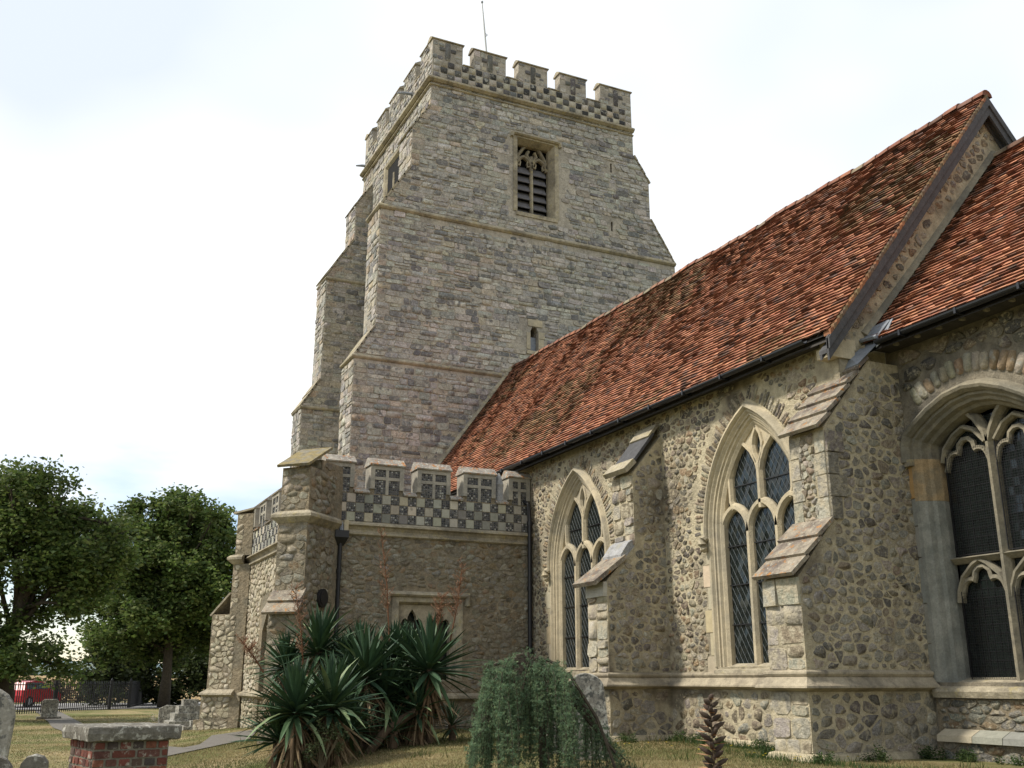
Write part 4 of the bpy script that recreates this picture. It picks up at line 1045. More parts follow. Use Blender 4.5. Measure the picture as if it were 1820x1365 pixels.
sb.add(v, [(0, 1, 2, 3, 4), (9, 8, 7, 6, 5)]+[(i, 5+i, 5+(i+1) % 5, (i+1) % 5) for i in range(5)]); obj('sill', sb, M['old_string'], cwin)
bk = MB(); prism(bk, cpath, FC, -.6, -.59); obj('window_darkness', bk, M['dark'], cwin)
pw, ph = .105, .12; wg = -.40; lead = MB()
for i in range(-9, 9):
    for j in range(0, 33):
        x = cc0+(i+.5)*pw; z = 1.02+(j+.5)*ph
        if not inpoly(x, z, offs(cpath, -.19)): continue
        a = R.uniform(-.0025, .0025); bb = R.uniform(-.0025, .0025); hx_ = pw/2-.004; hz = ph/2-.004
        v = [FC.P(x-hx_, z-hz, wg+a+bb), FC.P(x+hx_, z-hz, wg-a+bb), FC.P(x+hx_, z+hz, wg-a-bb), FC.P(x-hx_, z+hz, wg+a-bb),
             FC.P(x-hx_, z-hz, wg-.008), FC.P(x+hx_, z-hz, wg-.008), FC.P(x+hx_, z+hz, wg-.008), FC.P(x-hx_, z+hz, wg-.008)]
        piece(chan, 'pane', cwin, v, [(0, 1, 2, 3), (7, 6, 5, 4), (0, 4, 5, 1), (1, 5, 6, 2), (2, 6, 7, 3), (3, 7, 4, 0)], (.006, .008, .008), M['glass'], False)
        for (x0, x1, z0, z1) in ((x-pw/2-.004, x-pw/2+.004, z-ph/2, z+ph/2), (x-pw/2, x+pw/2, z-ph/2-.004, z-ph/2+.004)):
            lead.add([FC.P(x0, z0, wg+.005), FC.P(x1, z0, wg+.005), FC.P(x1, z1, wg+.005), FC.P(x0, z1, wg+.005)], [(0, 1, 2, 3)])
obj('leading', lead, M['iron'], cwin)
# wire guard in front of the glass
wr = MB()
for s in (-1, 1):
    c1 = cc0+s*.43
    for (z0, z1) in ((1.02, 2.2), (2.7, 4.2)):
        x = c1-.36
        while x < c1+.365: wr.box(x-.0015, x+.0015, CY_+.315, CY_+.318, z0, z1); x += .036
        z = z0
        while z < z1+.001: wr.box(c1-.36, c1+.36, CY_+.312, CY_+.315, z-.0015, z+.0015); z += .036
        for (a, b, c__, d) in ((c1-.365, c1-.355, z0, z1), (c1+.355, c1+.365, z0, z1), (c1-.36, c1+.36, z0-.005, z0+.005)): wr.box(a, b, CY_+.305, CY_+.32, c__, d)
obj('wire_guard', wr, M['iron'], cwin)
# chancel roof
CEY, CEZ, CRY, CRZ = 11.12, 5.92, 14.8, 10.02
def croof(x, t): return np.array([x, CEY+(CRY-CEY)*t, CEZ+(CRZ-CEZ)*t-.04*math.sin(math.pi*t)])
rb = MB(); roof_sheet(rb, croof, -10.99, -3.2, 4, 6, -.06); roof_sheet(rb, croof, -10.99, -3.2, 4, 6, -.16); roof_sheet(rb, north(croof, CRY), -10.99, -3.2, 4, 6, -.02); roof_sheet(rb, north(croof, CRY), -10.99, -3.2, 4, 6, -.16)
cro = obj('roof', rb, M['soffit'], chan)
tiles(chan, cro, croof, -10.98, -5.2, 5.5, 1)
ridge(chan, cro, croof, -10.98, -5.2, CRY)
fb = MB(); pts = [(CEY+(CRY-CEY)*t-.02, croof(0, t)[2]+.06) for t in (.03, .25, .5, .75, 1)]
sweep(fb, pts, [(-.02, 0), (-.02, .07), (.05, .03), (.07, 0)], FG); obj('mortar_fillet', fb, M['ashlar_old'], chan)
gutter(chan, -10.62, -4.5, 11.06, 5.87, .06, 1.0)
cs = MB(); cs.box(-10.9, -3.5, 11.24, CY_-.001, 5.83, 5.86); obj('soffit', cs, M['soffit'], chan)
x = -10.4
while x < -6:
    b = MB(); b.box(x-.025, x+.025, 11.18, 11.26, 5.76, 5.80); obj('rafter_foot', b, M['ashlar_old'], chan); x += .40
# lead flashing at the junction
lf = MB()
def sheet(pts, th=.012):
    p = [np.array(q) for q in pts]; n_ = np.cross(p[1]-p[0], p[2]-p[0]); n_ /= np.linalg.norm(n_); k = len(p)
    lf.add([tuple(q) for q in p]+[tuple(q-n_*th) for q in p], [tuple(range(k)), tuple(range(2*k-1, k-1, -1))]+[(i, k+i, k+(i+1) % k, (i+1) % k) for i in range(k)])
sheet([(-11.30, 10.78, 5.50), (-10.73, 10.74, 5.50), (-10.66, 11.16, 5.90), (-11.02, 11.20, 5.96), (-11.25, 11.0, 5.86)])
sheet([(-11.0, 11.14, 5.97), (-10.64, 11.08, 5.93), (-10.50, 11.26, 6.20), (-10.62, 11.34, 6.25), (-11.0, 11.35, 6.24)])
sheet([(-10.64, 11.06, 5.78), (-10.52, 11.10, 5.86), (-10.46, 11.28, 6.22), (-10.56, 11.26, 6.18)])
tube(lf, [(-11.05, 11.14, 6.0), (-10.75, 11.09, 5.96), (-10.6, 11.07, 5.94)], .035, 6)
each('lead_flashing', lf, M['lead'], chan)

# ================================================================== PORCH
porch = thing('church_porch', 'embattled stone church porch with flint and stone chequered parapet', 'porch', (-25.2, 8.1, 0))
PX = -21.4; PY = 5.6; PW = -29.0
FP = Frame((PX, 0, 0), (0, 1), (1, 0)); FPS = Frame((0, PY, 0), (1, 0), (0, -1))
pwn = [(7.42, 1.0), (8.78, 1.0), (8.78, 2.66), (7.42, 2.66)]
bb = MB(); wallface(bb, [(PY, -.7), (NY, -.7), (NY, 4.97), (PY, 4.97)], [pwn], FP, .3)
wallface(bb, [(PW, -.7), (PX, -.7), (PX, 4.97), (PW, 4.97)], [[(-26.6, -.5), (-24.4, -.5), (-24.4, 2.2), (-24.9, 2.7), (-25.5, 2.95), (-26.1, 2.7), (-26.6, 2.2)]], FPS, .6)
bb.box(PW, PW+.4, PY+.01, NY, -.7, 4.97); bb.box(PX-.4, PX-.35, PY+.4, NY, -.7, 4.97); bb.box(PW+.3, PX-.4, PY+.4, NY, 4.3, 4.4); bb.box(PW+.3, PX-.5, PY+.7, PY+.75, -.7, 4.3)
pwall = obj('wall', bb, M['porch_mortar'], porch)
def p_ok(y, z):
    return not (7.2 < y < 9.05 and .9 < z < 2.95) and not (.55 < z < .75)
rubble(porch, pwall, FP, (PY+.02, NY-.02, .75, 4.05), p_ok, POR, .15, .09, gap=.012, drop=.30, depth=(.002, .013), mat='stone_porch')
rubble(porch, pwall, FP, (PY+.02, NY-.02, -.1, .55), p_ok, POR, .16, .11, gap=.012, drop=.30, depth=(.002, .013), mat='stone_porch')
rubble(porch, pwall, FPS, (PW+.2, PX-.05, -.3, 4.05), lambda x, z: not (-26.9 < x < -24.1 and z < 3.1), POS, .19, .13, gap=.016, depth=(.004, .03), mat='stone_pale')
# porch east window: square label over two cusped lights
b = MB(); sweep(b, [(7.42, 1.0), (7.42, 2.66), (8.78, 2.66), (8.78, 1.0)], [(.16, .0), (.15, .02), (.0, .02), (-.04, -.06), (-.06, -.14)], FP, cap=False)
pwin = obj('window', b, M['old_string'], porch)
b = MB(); outer = [(7.46, 1.0), (8.74, 1.0), (8.74, 2.62), (7.46, 2.62)]
def cusped(c, h, zs, z0):
    p = [(c-h, z0), (c-h, zs)]
    for a in (165, 140, 110): p.append((c-h*.45+h*.55*math.cos(math.radians(a)), zs+.03+h*.6*math.sin(math.radians(a))))
    p += [(c-h*.42, zs+.13)]
    for a in (170, 130): p.append((c-.0+h*.42*math.cos(math.radians(a)), zs+.17+h*.5*math.sin(math.radians(a))))
    p += [(c, zs+.36)]
    q = [(2*c-x, z) for x, z in reversed(p[:-1])]
    return (p+q)[::-1]
hl = [cusped(7.78, .25, 2.15, 1.02), cusped(8.42, .25, 2.15, 1.02)]
Fp2 = Frame((PX-.12, 0, 0), (0, 1), (1, 0))
wallface(b, outer, hl, Fp2, .14); obj('tracery', b, M['ashlar_mid'], pwin)
b = MB(); b.box(PX-.3, PX-.29, 7.4, 8.8, .9, 2.7); obj('window_darkness', b, M['glass'], pwin)
b = MB(); sweep(b, [(7.22, 2.60), (7.22, 2.76), (8.98, 2.76), (8.98, 2.60)], [(0, 0), (.01, .07), (.05, .11), (.10, .08), (.13, 0)], FP); obj('hood_mould', b, M['old_string'], pwin)
# round cast vent
b = MB(); v = []; n = 20

# string courses and plinth
sp = [(PW, PY), (PX, PY), (PX, NY-.02)]
b = MB(); planswee(b, sp, [(0, 4.34), (.05, 4.33), (.12, 4.29), (.13, 4.25), (.06, 4.22), (.02, 4.16), (.03, 4.12), (.075, 4.09), (.075, 4.06), (.02, 4.03), (0, 4.03)]); obj('string_course', b, M['old_string'], porch)
b = MB(); planswee(b, sp, [(0, .74), (.05, .72), (.13, .68), (.13, .63), (.03, .58), (0, .57)]); obj('plinth_moulding', b, M['old_string'], porch)
# chequer: three rows on both faces
AS = [(0.36, 0.34, 0.27), (0.31, 0.30, 0.25), (0.42, 0.38, 0.29), (0.26, 0.25, 0.215), (0.21, 0.205, 0.18), (0.33, 0.31, 0.25)]
M['ashlar_weathered'] = material('ashlar_weathered', (0.33, 0.305, 0.25), bump=.012, bscale=30, var=.2, second=(0.25, 0.235, 0.20), sec_scale=2)
def flintpanel(F, u0, u1, v0, v1, parent, cell=.055, nm='flint_panel', w0=0.0):
    b = MB(); prism(b, [(u0, v0), (u1, v0), (u1, v1), (u0, v1)], F, w0-.01, w0+.003, (.10, .095, .085))
    nu = max(2, int(round((u1-u0)/cell))); nv = max(2, int(round((v1-v0)/cell))); du = (u1-u0)/nu; dv = (v1-v0)/nv
    for i in range(nu):
        for j in range(nv):
            c0 = u0+(i+.5+R.uniform(-.12, .12))*du; c1 = v0+(j+.5+R.uniform(-.12, .12))*dv; k = R.choice((4, 5, 5)); a0 = R.uniform(0, 6)
            poly = [(min(max(c0+du*.55*R.uniform(.75, 1.1)*math.cos(a0+6.283*t/k), u0), u1), min(max(c1+dv*.55*R.uniform(.75, 1.1)*math.sin(a0+6.283*t/k), v0), v1)) for t in range(k)]
            d = R.uniform(.008, .024); fr2 = F
            vv = [fr2.P(p[0], p[1], w0) for p in poly]+[fr2.P(c0+(p[0]-c0)*.6, c1+(p[1]-c1)*.6, w0+d+R.uniform(-.006, .006)) for p in poly]
            b.add(vv, [(t, (t+1) % k, k+(t+1) % k, k+t) for t in range(k)]+[tuple(range(k, 2*k))], shade(R.choice(FLI), .2))
    return obj(nm, b, M['flint'], parent)
ppb = MB()
ppb.box(PX-.38, PX-.002, PY+.002, NY-.02, 4.96, 4.985)
parap = obj('parapet', ppb, M['porch_mortar'], porch)
S_ = .205
def chequer(F, u0, u1, z0, rows, ph=0):
    n = int((u1-u0)/S_+.5); s = (u1-u0)/n
    for r in range(rows):
        for k in range(n):
            a = u0+k*s; b_ = a+s; za = z0+r*S_; zb = za+S_
            if (k+r+ph) % 2: 
                q = [(a+.005, za+.005), (b_-.005, za+.005), (b_-.005, zb-.005), (a+.005, zb-.005)]; vv, ff = pillow(q, F, .012, .004)
                piece(porch, 'chequer_stone', parap, vv, flipfix(vv, ff, F), pick(AS), M['ashlar_tint'], False)
            else: flintpanel(F, a+.004, b_-.004, za+.004, zb-.004, parap, nm='chequer_flint')
chequer(FP, PY+.35, NY-.05, 4.345, 3)
chequer(FPS, -28.6, -22.4, 4.345, 3, 1)
def merlon(F, u0, u1, zb, zt, parent, full=True):
    fr = .10
    b = MB(); prism(b, [(u0+.005, zb), (u1-.005, zb), (u1-.005, zt), (u0+.005, zt)], F, -.36, -.01); m_ = obj('merlon', b, M['porch_mortar'], parap)
    b = MB()
    for (a, c_) in ((u0, u0+fr), (u1-fr, u1)): prism(b, [(a, zb+.12), (c_, zb+.12), (c_, zt), (a, zt)], F, -.37, .03)
    prism(b, [(u0+fr, zt-.09), (u1-fr, zt-.09), (u1-fr, zt), (u0+fr, zt)], F, -.1, .025)
    cu = (u0+u1)/2; zm = zb+.62*(zt-zb)*.9
    prism(b, [(cu-.035, zb), (cu+.035, zb), (cu+.035, zt-.09), (cu-.035, zt-.09)], F, -.01, .02)
    for (a, c_) in ((u0+fr, cu-.035), (cu+.035, u1-fr)): prism(b, [(a, zm-.035), (c_, zm-.035), (c_, zm+.035), (a, zm+.035)], F, -.01, .018)
    obj('stone_frame', b, M['ashlar_weathered'], m_)
    for (a, c_) in ((u0+fr, cu-.035), (cu+.035, u1-fr)):
        flintpanel(F, a, c_, zb+.0, zm-.037, m_, w0=-.008); flintpanel(F, a, c_, zm+.037, zt-.092, m_, w0=-.008)
    b = MB()
    q = [(.06, zt), (.07, zt+.03), (.035, zt+.05), (-.12, zt+.19), (-.20, zt+.19), (-.40, zt+.03), (-.40, zt)]
    v = [F.P(u, z, w_) for u in (u0-.03, u1+.03) for (w_, z) in q]; n = len(q)
    b.add(v, [tuple(range(n)), tuple(range(2*n-1, n-1, -1))]+[(i, n+i, n+(i+1) % n, (i+1) % n) for i in range(n)]); obj('coping', b, M['lichen_grey'], m_)
def crenel(F, u0, u1, zb, parent):
    b = MB(); q = [(.05, zb), (.06, zb+.03), (.03, zb+.05), (-.10, zb+.13), (-.37, zb+.13), (-.37, zb)]
    v = [F.P(u, z, w_) for u in (u0, u1) for (w_, z) in q]; n = len(q)
    b.add(v, [tuple(range(n)), tuple(range(2*n-1, n-1, -1))]+[(i, n+i, n+(i+1) % n, (i+1) % n) for i in range(n)]); obj('crenel_coping', b, M['lichen_grey'], parent)
M['lichen_grey'] = material('lichen_grey', (0.31, 0.285, 0.24), bump=0.01, bscale=30, var=.25, second=(0.22, 0.195, 0.17), sec_scale=3, spots=[(0.36, 0.15, 0.04), (0.45, 0.44, 0.38)], spot_amt=.76, spot_scale=8)
em = [(5.66, 6.30), (6.67, 7.45), (7.77, 8.58), (8.90, 9.72), (10.06, 10.62)]
for (a, b_) in em: merlon(FP, a, b_, 4.97, 5.62, parap)
for (p, q) in zip(em, em[1:]): crenel(FP, p[1]+.01, q[0]-.01, 4.97, parap)
smr = [(-23.4, -22.5), (-24.85, -24.05), (-26.3, -25.5), (-27.8, -27.0), (-29.0, -28.4)]
for (a, b_) in smr: merlon(FPS, a, b_, 4.97, 5.62, parap)
for (p, q) in zip(smr, smr[1:]): crenel(FPS, q[1]+.01, p[0]-.01, 4.97, parap)
# small weathered corner pinnacle near the downpipe
b = MB(); tube(b, [(PX-.12, 9.86, 5.05), (PX-.12, 9.87, 5.25), (PX-.12, 9.86, 5.45), (PX-.1, 9.85, 5.62), (PX-.1, 9.86, 5.72)], .13, 6, taper=[1, .8, 1.0, .55, .15]); obj('worn_pinnacle', b, M['stone'], parap)
# diagonal buttresses
def diag(corner, dx, dy, stages, lab):
    c = np.array(corner); d = np.array((dx, dy))/math.sqrt(2); wv = np.array((-d[1], d[0]))
    b = MB()
    for (p, hw, z0, z1) in stages:
        q = [c-d*.3-wv*hw, c+d*p-wv*hw, c+d*p+wv*hw, c-d*.3+wv*hw]
        v = [(a[0], a[1], z) for z in (z0, z1) for a in q]
        b.add(v, [(0, 3, 2, 1), (4, 5, 6, 7), (0, 1, 5, 4), (1, 2, 6, 5), (2, 3, 7, 6), (3, 0, 4, 7)])
    o_ = obj('diagonal_buttress', b, M['porch_mortar'], porch, label=lab)
    for (p, hw, z0, z1) in stages:
        F1 = Frame((*(c+d*p), 0), tuple(wv), tuple(d))
        rubble(porch, o_, F1, (-hw, hw, z0+.02, z1-.02), always, POR+[(.28,.25,.19),(.25,.22,.165)], .20, .13, gap=.012, depth=(.002, .016), mat='stone_porch')
        for s in (-1, 1):
            F3 = Frame((*(c+wv*s*hw), 0), tuple(d), tuple(wv*s))
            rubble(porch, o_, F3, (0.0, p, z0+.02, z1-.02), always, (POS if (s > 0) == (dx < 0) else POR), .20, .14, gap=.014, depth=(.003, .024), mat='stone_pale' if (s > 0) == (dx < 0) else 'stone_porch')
    return o_, c, d, wv
SWP = (.24, .78, .92, 1.1)
db1, c1_, d1_, w1_ = diag((PX, PY), 1, -1, [(1.33, .36, -.7, .62), (1.25, .35, .62, 2.3), (1.10, .34, 2.3, 4.1), (1.08, .33, 4.34, 5.27), (.6, .32, 5.27, 5.5)], 'diagonal corner buttress with a mossy sloping cap')
db2, c2_, d2_, w2_ = diag((PW, PY), -1, -1, [(SWP[3], .42, -.7, .0), (SWP[2], .40, .0, .62), (SWP[1], .38, .62, 2.75), (SWP[0], .36, 2.75, 4.1), (SWP[0]-.02, .35, 4.34, 5.5)], 'crumbling diagonal corner buttress at the far end of the porch')
def diag_slab(c, d, wv, p0, z0, p1, z1, hw, th, mat, parent, nm='weathering_slab'):
    b = MB(); F = Frame((*c, 0), tuple(wv), tuple(d)); slab(b, F, -hw, hw, (p0, z0), (p1, z1), th); return obj(nm, b, mat, parent)
diag_slab(c1_, d1_, w1_, 1.22, 5.26, .30, 5.78, .38, .055, M['moss_slab'], db1, 'cap_slab')
diag_slab(c1_, d1_, w1_, 1.40, 2.26, 1.15, 2.52, .40, .06, M['lichen_slab'], db1)
diag_slab(c1_, d1_, w1_, 1.24, 2.50, 1.02, 2.76, .38, .06, M['lichen_slab'], db1)
diag_slab(c2_, d2_, w2_, SWP[1]+.05, 2.70, SWP[0], 3.3, .385, .05, M['stone_pale2'], db2)
diag_slab(c2_, d2_, w2_, SWP[0]+.1, 5.50, -.6, 5.66, .38, .05, M['old_string'], db2, 'cap_slab')
for (cc_, dd_, ww_, db_, p_, hw_) in ((c1_, d1_, w1_, db1, 1.08, .34), (c2_, d2_, w2_, db2, SWP[0]+.01, .36)):
    b = MB(); P4 = [cc_-dd_*.1-ww_*hw_, cc_+dd_*p_-ww_*hw_, cc_+dd_*p_+ww_*hw_, cc_-dd_*.1+ww_*hw_]
    planswee(b, [tuple(q) for q in P4], [(0, 4.36), (.06, 4.34), (.13, 4.28), (.13, 4.22), (.04, 4.12), (0, 4.09)]); obj('string_course', b, M['old_string'], db_)
b = MB(); P4 = [c2_-d2_*.1-w2_*.38, c2_+d2_*SWP[1]-w2_*.38, c2_+d2_*SWP[1]+w2_*.38, c2_-d2_*.1+w2_*.38]
planswee(b, [tuple(q) for q in P4], [(0, .78), (.05, .75), (.13, .69), (.14, .64), (.05, .60), (0, .58)]); obj('plinth_moulding', b, M['stone_pale2'], db2)
b = MB(); vp = c1_+w1_*.35+d1_*.42
tube(b, [(*vp, 2.63), (*(vp+w1_*.06), 2.63)], .19, 20); tube(b, [(*(vp+w1_*.06), 2.63), (*(vp+w1_*.075), 2.63)], .14, 20); obj('round_vent', b, M['iron'], porch)
# downpipe with hopper on the porch
dp = MB(); yy = 6.02; XX = PX+.12
tube(dp, [(XX, yy, 3.86), (XX, yy, .1)], .045, 10)
for z in (3.2, 1.6): tube(dp, [(XX, yy, z), (XX, yy, z+.08)], .06, 10)
hop = MB(); v = []
for (z, a) in ((4.10, .15), (3.95, .15), (3.78, .07)): v += [(PX+.02, yy-a, z), (PX+.02+a*1.5, yy-a, z), (PX+.02+a*1.5, yy+a, z), (PX+.02, yy+a, z)]
hop.add(v, [(0, 1, 2, 3)]+[(i*4+k, (i+1)*4+k, (i+1)*4+(k+1) % 4, i*4+(k+1) % 4) for i in range(2) for k in range(4)]+[(11, 10, 9, 8)])
dpo = obj('downpipe', dp, M['iron'], porch); obj('hopper', hop, M['iron'], dpo)
b = MB(); tube(b, [(PX-.05, yy, 4.28), (PX+.12, yy, 4.26), (PX+.16, yy, 4.06)], .05, 8); obj('spout', b, M['lead'], dpo)
b = MB(); prism(b, [(yy-.16, 4.02), (yy-.06, 4.02), (yy-.06, 4.34), (yy-.16, 4.34)], FP, 0, .15); prism(b, [(yy+.06, 4.02), (yy+.16, 4.02), (yy+.16, 4.34), (yy+.06, 4.34)], FP, 0, .15); each('spout_block', b, M['ashlar'], dpo)


# ================================================================== GROUNDS
def at(px, py, D):
    d = FW*1800+RT*(px-910)-UP*(py-682.5); h = math.hypot(d[0], d[1]); return CAM+d*(D/h)
def mesh_np(name, V, F, Ccol, mat, parent=None, kind=None, smooth=False):
    k = F.shape[1]; me = bpy.data.meshes.new(name); org = ORIG.get(parent.name, (0, 0, 0)) if parent else (0, 0, 0)
    V = V-np.array(org)
    me.vertices.add(len(V)); me.vertices.foreach_set('co', V.astype(np.float32).ravel())
    me.loops.add(F.size); me.loops.foreach_set('vertex_index', F.astype(np.int32).ravel())
    me.polygons.add(len(F)); me.polygons.foreach_set('loop_start', np.arange(0, F.size, k, dtype=np.int32)); me.polygons.foreach_set('loop_total', np.full(len(F), k, dtype=np.int32))
    me.update(calc_edges=True); me.validate()
    a = me.color_attributes.new('Col', 'FLOAT_COLOR', 'POINT'); arr = np.ones((len(V), 4), dtype=np.float32); arr[:, :3] = Ccol; a.data.foreach_set('color', arr.ravel())
    me.materials.append(mat); o = bpy.data.objects.new(name, me); C.objects.link(o)
    if smooth: me.polygons.foreach_set('use_smooth', [True]*len(F))
    if parent: o.parent = parent; ORIG[o.name] = org
    if kind: o['kind'] = kind
    return o
def rot_rand(n):
    a = NR.normal(size=(n, 3)); a /= np.linalg.norm(a, axis=1)[:, None]; b = NR.normal(size=(n, 3)); b = np.cross(a, b); b /= np.linalg.norm(b, axis=1)[:, None]; return a, b
def leaves(blobs, per, size, cols, clump=.27, nclump=45):
    Vs = []; Cs = []
    for (c, r) in blobs:
        n = int(per*r*r); K = max(7, int(nclump*.62*r*r/2.5))
        u = NR.normal(size=(K, 3)); u /= np.linalg.norm(u, axis=1)[:, None]; cc = np.array(c)+u*(r*NR.uniform(.3, 1.18, (K, 1)))*np.array((1, 1, .9))
        idx = NR.randint(0, K, n); ctr = cc[idx]+NR.normal(size=(n, 3))*clump
        a, b = rot_rand(n); a[:, 2] *= .6; s = size*NR.uniform(.6, 1.3, (n, 1)); a = a*s; b = b*s*.55
        tone = NR.uniform(.65, 1.35, K)[idx]*NR.uniform(.75, 1.25, n)
        ci = NR.randint(0, len(cols), n); col = np.array(cols)[ci]*tone[:, None]
        V = np.stack([ctr-a, ctr-b*.9, ctr+a, ctr+b*.9], axis=1); Vs.append(V.reshape(-1, 3)); Cs.append(np.repeat(col, 4, axis=0))
    V = np.concatenate(Vs); Cc = np.concatenate(Cs); return V, np.arange(len(V)).reshape(-1, 4), Cc
LC = [(0.09, 0.135, 0.03), (0.07, 0.115, 0.028), (0.115, 0.155, 0.038), (0.055, 0.09, 0.024), (0.135, 0.165, 0.05)]
def tree(name, lab, base, trunk_r, blobs_px, D, per, group, cols=LC, lean=(0, 0), size=.17, cat='tree', spread=2.0):
    t = thing(name, lab, cat, tuple(base), group)
    bl = []
    for q in blobs_px:
        px, py, r = q[:3]; DD = D+(q[3] if len(q) > 3 else R.uniform(-spread, spread)); bl.append((at(px, py, DD), r*DD/1800))
    mb = MB(); base = np.array(base, float)
    zt = max(b[0][2] for b in bl); mean = np.mean([b[0] for b in bl], axis=0)
    fork = base+np.array((lean[0], lean[1], 0))*.4+np.array((0, 0, (mean[2]-base[2])*.42)); topc = np.array((mean[0], mean[1], zt))*.6+np.array((fork[0], fork[1], zt))*.4
    tube(mb, [base, base+(fork-base)*.5+np.array((.05, .03, 0)), fork, fork+(topc-fork)*.5, topc-np.array((0, 0, .5))], trunk_r, 9, taper=[1.35, 1.0, .85, .45, .08])
    obj('trunk', mb, M['bark'], t, True)
    lb = MB()
    for (c, r) in bl:
        k = R.uniform(.0, .75); s = fork+(topc-fork)*k if c[2] > fork[2]+1 else fork-(fork-base)*R.uniform(0, .15)
        mid = s+(c-s)*.5+np.array((R.uniform(-.3, .3), R.uniform(-.3, .3), R.uniform(.0, .5)))
        tube(lb, [s, mid, c], trunk_r*.33, 6, taper=[1, .65, .25])
        for _ in range(7):
            u = np.array([R.gauss(0, 1) for _ in range(3)]); u /= np.linalg.norm(u); e = c+u*r*.85; s2 = mid+(c-mid)*R.uniform(.3, 1)
            tube(lb, [s2, (s2+e)/2+np.array((0, 0, R.uniform(-.1, .2))), e], trunk_r*.1, 4, taper=[1, .7, .3])
    obj('limbs', lb, M['bark'], t, True)
    V, F, Cc = leaves(bl, per, size, cols); mesh_np('crown', V, F, Cc, M['leaf'], t)
    return t
gz = -.45
tree('sycamore_tree', 'big leafy tree at the left edge with drooping lower boughs against the sky', at(2, 1262, 44)*[1, 1, 0]+[0, 0, gz], .32,
     [(15, 885, 45), (70, 880, 36), (105, 905, 34), (35, 930, 55), (110, 955, 50), (165, 935, 30), (90, 985, 45), (-30, 930, 60), (-40, 1010, 60), (150, 990, 45), (190, 965, 30),
      (175, 1020, 35), (110, 1040, 40), (60, 1095, 30), (-5, 1120, 40), (25, 1170, 34), (130, 1075, 24), (75, 1160, 24), (110, 1185, 20), (-30, 1180, 50), (45, 1010, 20), (205, 1010, 30), (60, 960, 60), (120, 1000, 60), (180, 1000, 40), (205, 950, 22), (150, 1060, 36), (18, 852, 18), (72, 850, 18), (112, 862, 15), (40, 870, 15), (150, 905, 14), (190, 930, 12), (-10, 860, 20)], 44, 1900, 'leafy trees beyond the churchyard fence', size=.115, spread=1.5)
tree('sycamore_tree', 'round headed tree with bare grey trunk between the fence and the porch', at(290, 1256, 62)*[1, 1, 0]+[0, 0, gz], .27,
     [(240, 925, 26), (262, 945, 38), (300, 915, 30), (326, 898, 26), (318, 925, 36), (350, 935, 36), (383, 945, 32), (235, 985, 42), (300, 975, 50), (365, 990, 46), (405, 985, 34), (260, 1035, 50),
      (325, 1045, 55), (395, 1050, 44), (215, 1050, 38), (285, 1095, 50), (350, 1110, 50), (228, 1110, 44), (405, 1120, 40), (190, 1075, 30), (300, 1010, 60), (350, 1060, 60), (250, 1090, 50), (400, 925, 16), (188, 1128, 32), (218, 1150, 34), (262, 1130, 40), (320, 1140, 44), (240, 900, 14), (276, 898, 12), (318, 884, 15), (350, 896, 13), (384, 912, 13), (300, 894, 10)], 62, 1500, 'leafy trees beyond the churchyard fence', size=.15)
def bush(lab, blobs, D, per, cols, name='hedge_bush', cat='bush', group='dark bushes along the churchyard boundary', size=.16, br=.08):
    px, py, r = blobs[0][:3]; b0 = at(px, 1256, D)*[1, 1, 0]+[0, 0, gz]
    return tree(name, lab, b0, br, blobs, D, per, group, cols, size=size, cat=cat)
DK_ = [(0.03, 0.045, 0.014), (0.04, 0.055, 0.015), (0.05, 0.065, 0.02)]
bush('dense dark holly bush right behind the railings', [(190, 1190, 34), (172, 1215, 26), (205, 1150, 34), (180, 1160, 26), (210, 1215, 34)], 68, 900, DK_)
bush('tall dark evergreen bush left of the grey tree trunk', [(245, 1200, 40), (240, 1160, 40), (268, 1225, 26), (262, 1150, 34)], 70, 900, DK_)
bush('spreading dark yew bush between the tree trunk and the porch', [(335, 1200, 42), (330, 1155, 44), (375, 1190, 44), (365, 1225, 36), (410, 1170, 40), (315, 1232, 24), (400, 1220, 30)], 68, 900, DK_)
bush('low brown bramble hedge behind the red car', [(130, 1228, 16), (160, 1230, 15), (105, 1226, 15), (60, 1212, 14), (20, 1214, 14), (-20, 1210, 18), (85, 1214, 12)], 78, 480, [(0.09, 0.07, 0.035), (0.06, 0.06, 0.025)], cat='hedge', name='bramble_hedge', group=None) if False else None
hb_ = thing('bramble_hedge', 'low brown bramble hedge beyond the road behind the red car', 'hedge', tuple(at(110, 1240, 78)*[1, 1, 0]+[0, 0, gz]))
bl = [(at(px, py, 78+R.uniform(-1, 1)), r*78/1800) for px, py, r in ((170, 1230, 17), (145, 1229, 16), (120, 1227, 16), (95, 1225, 15), (70, 1222, 14), (40, 1224, 16), (10, 1222, 16), (-20, 1222, 18))]
V, F, Cc = leaves(bl, 700, .15, [(0.12, 0.085, 0.045), (0.07, 0.065, 0.03), (0.09, 0.06, 0.035)]); mesh_np('foliage', V, F, Cc, M['leaf'], hb_)
lb = MB()
for (c, r) in bl: tube(lb, [(c[0], c[1], gz), c], .05, 5); 
obj('stems', lb, M['bark'], hb_)
ft = thing('far_wood', 'strip of distant trees on the horizon seen under the boughs', 'wood', tuple(at(150, 1210, 600)*[1, 1, 0]))
bl = [(at(px, py, 600), r*600/1800) for px, py, r in ((95, 1200, 6), (110, 1199, 7), (128, 1201, 6), (142, 1199, 7), (158, 1201, 6), (172, 1200, 7), (60, 1200, 6), (30, 1200, 7), (0, 1201, 7), (78, 1200, 6), (45, 1201, 6), (15, 1200, 6))]
V, F, Cc = leaves(bl, 40, .9, [(0.05, 0.08, 0.06), (0.06, 0.09, 0.07)], clump=1.0); o_ = mesh_np('crown', V, F, Cc, M['leaf'], ft)

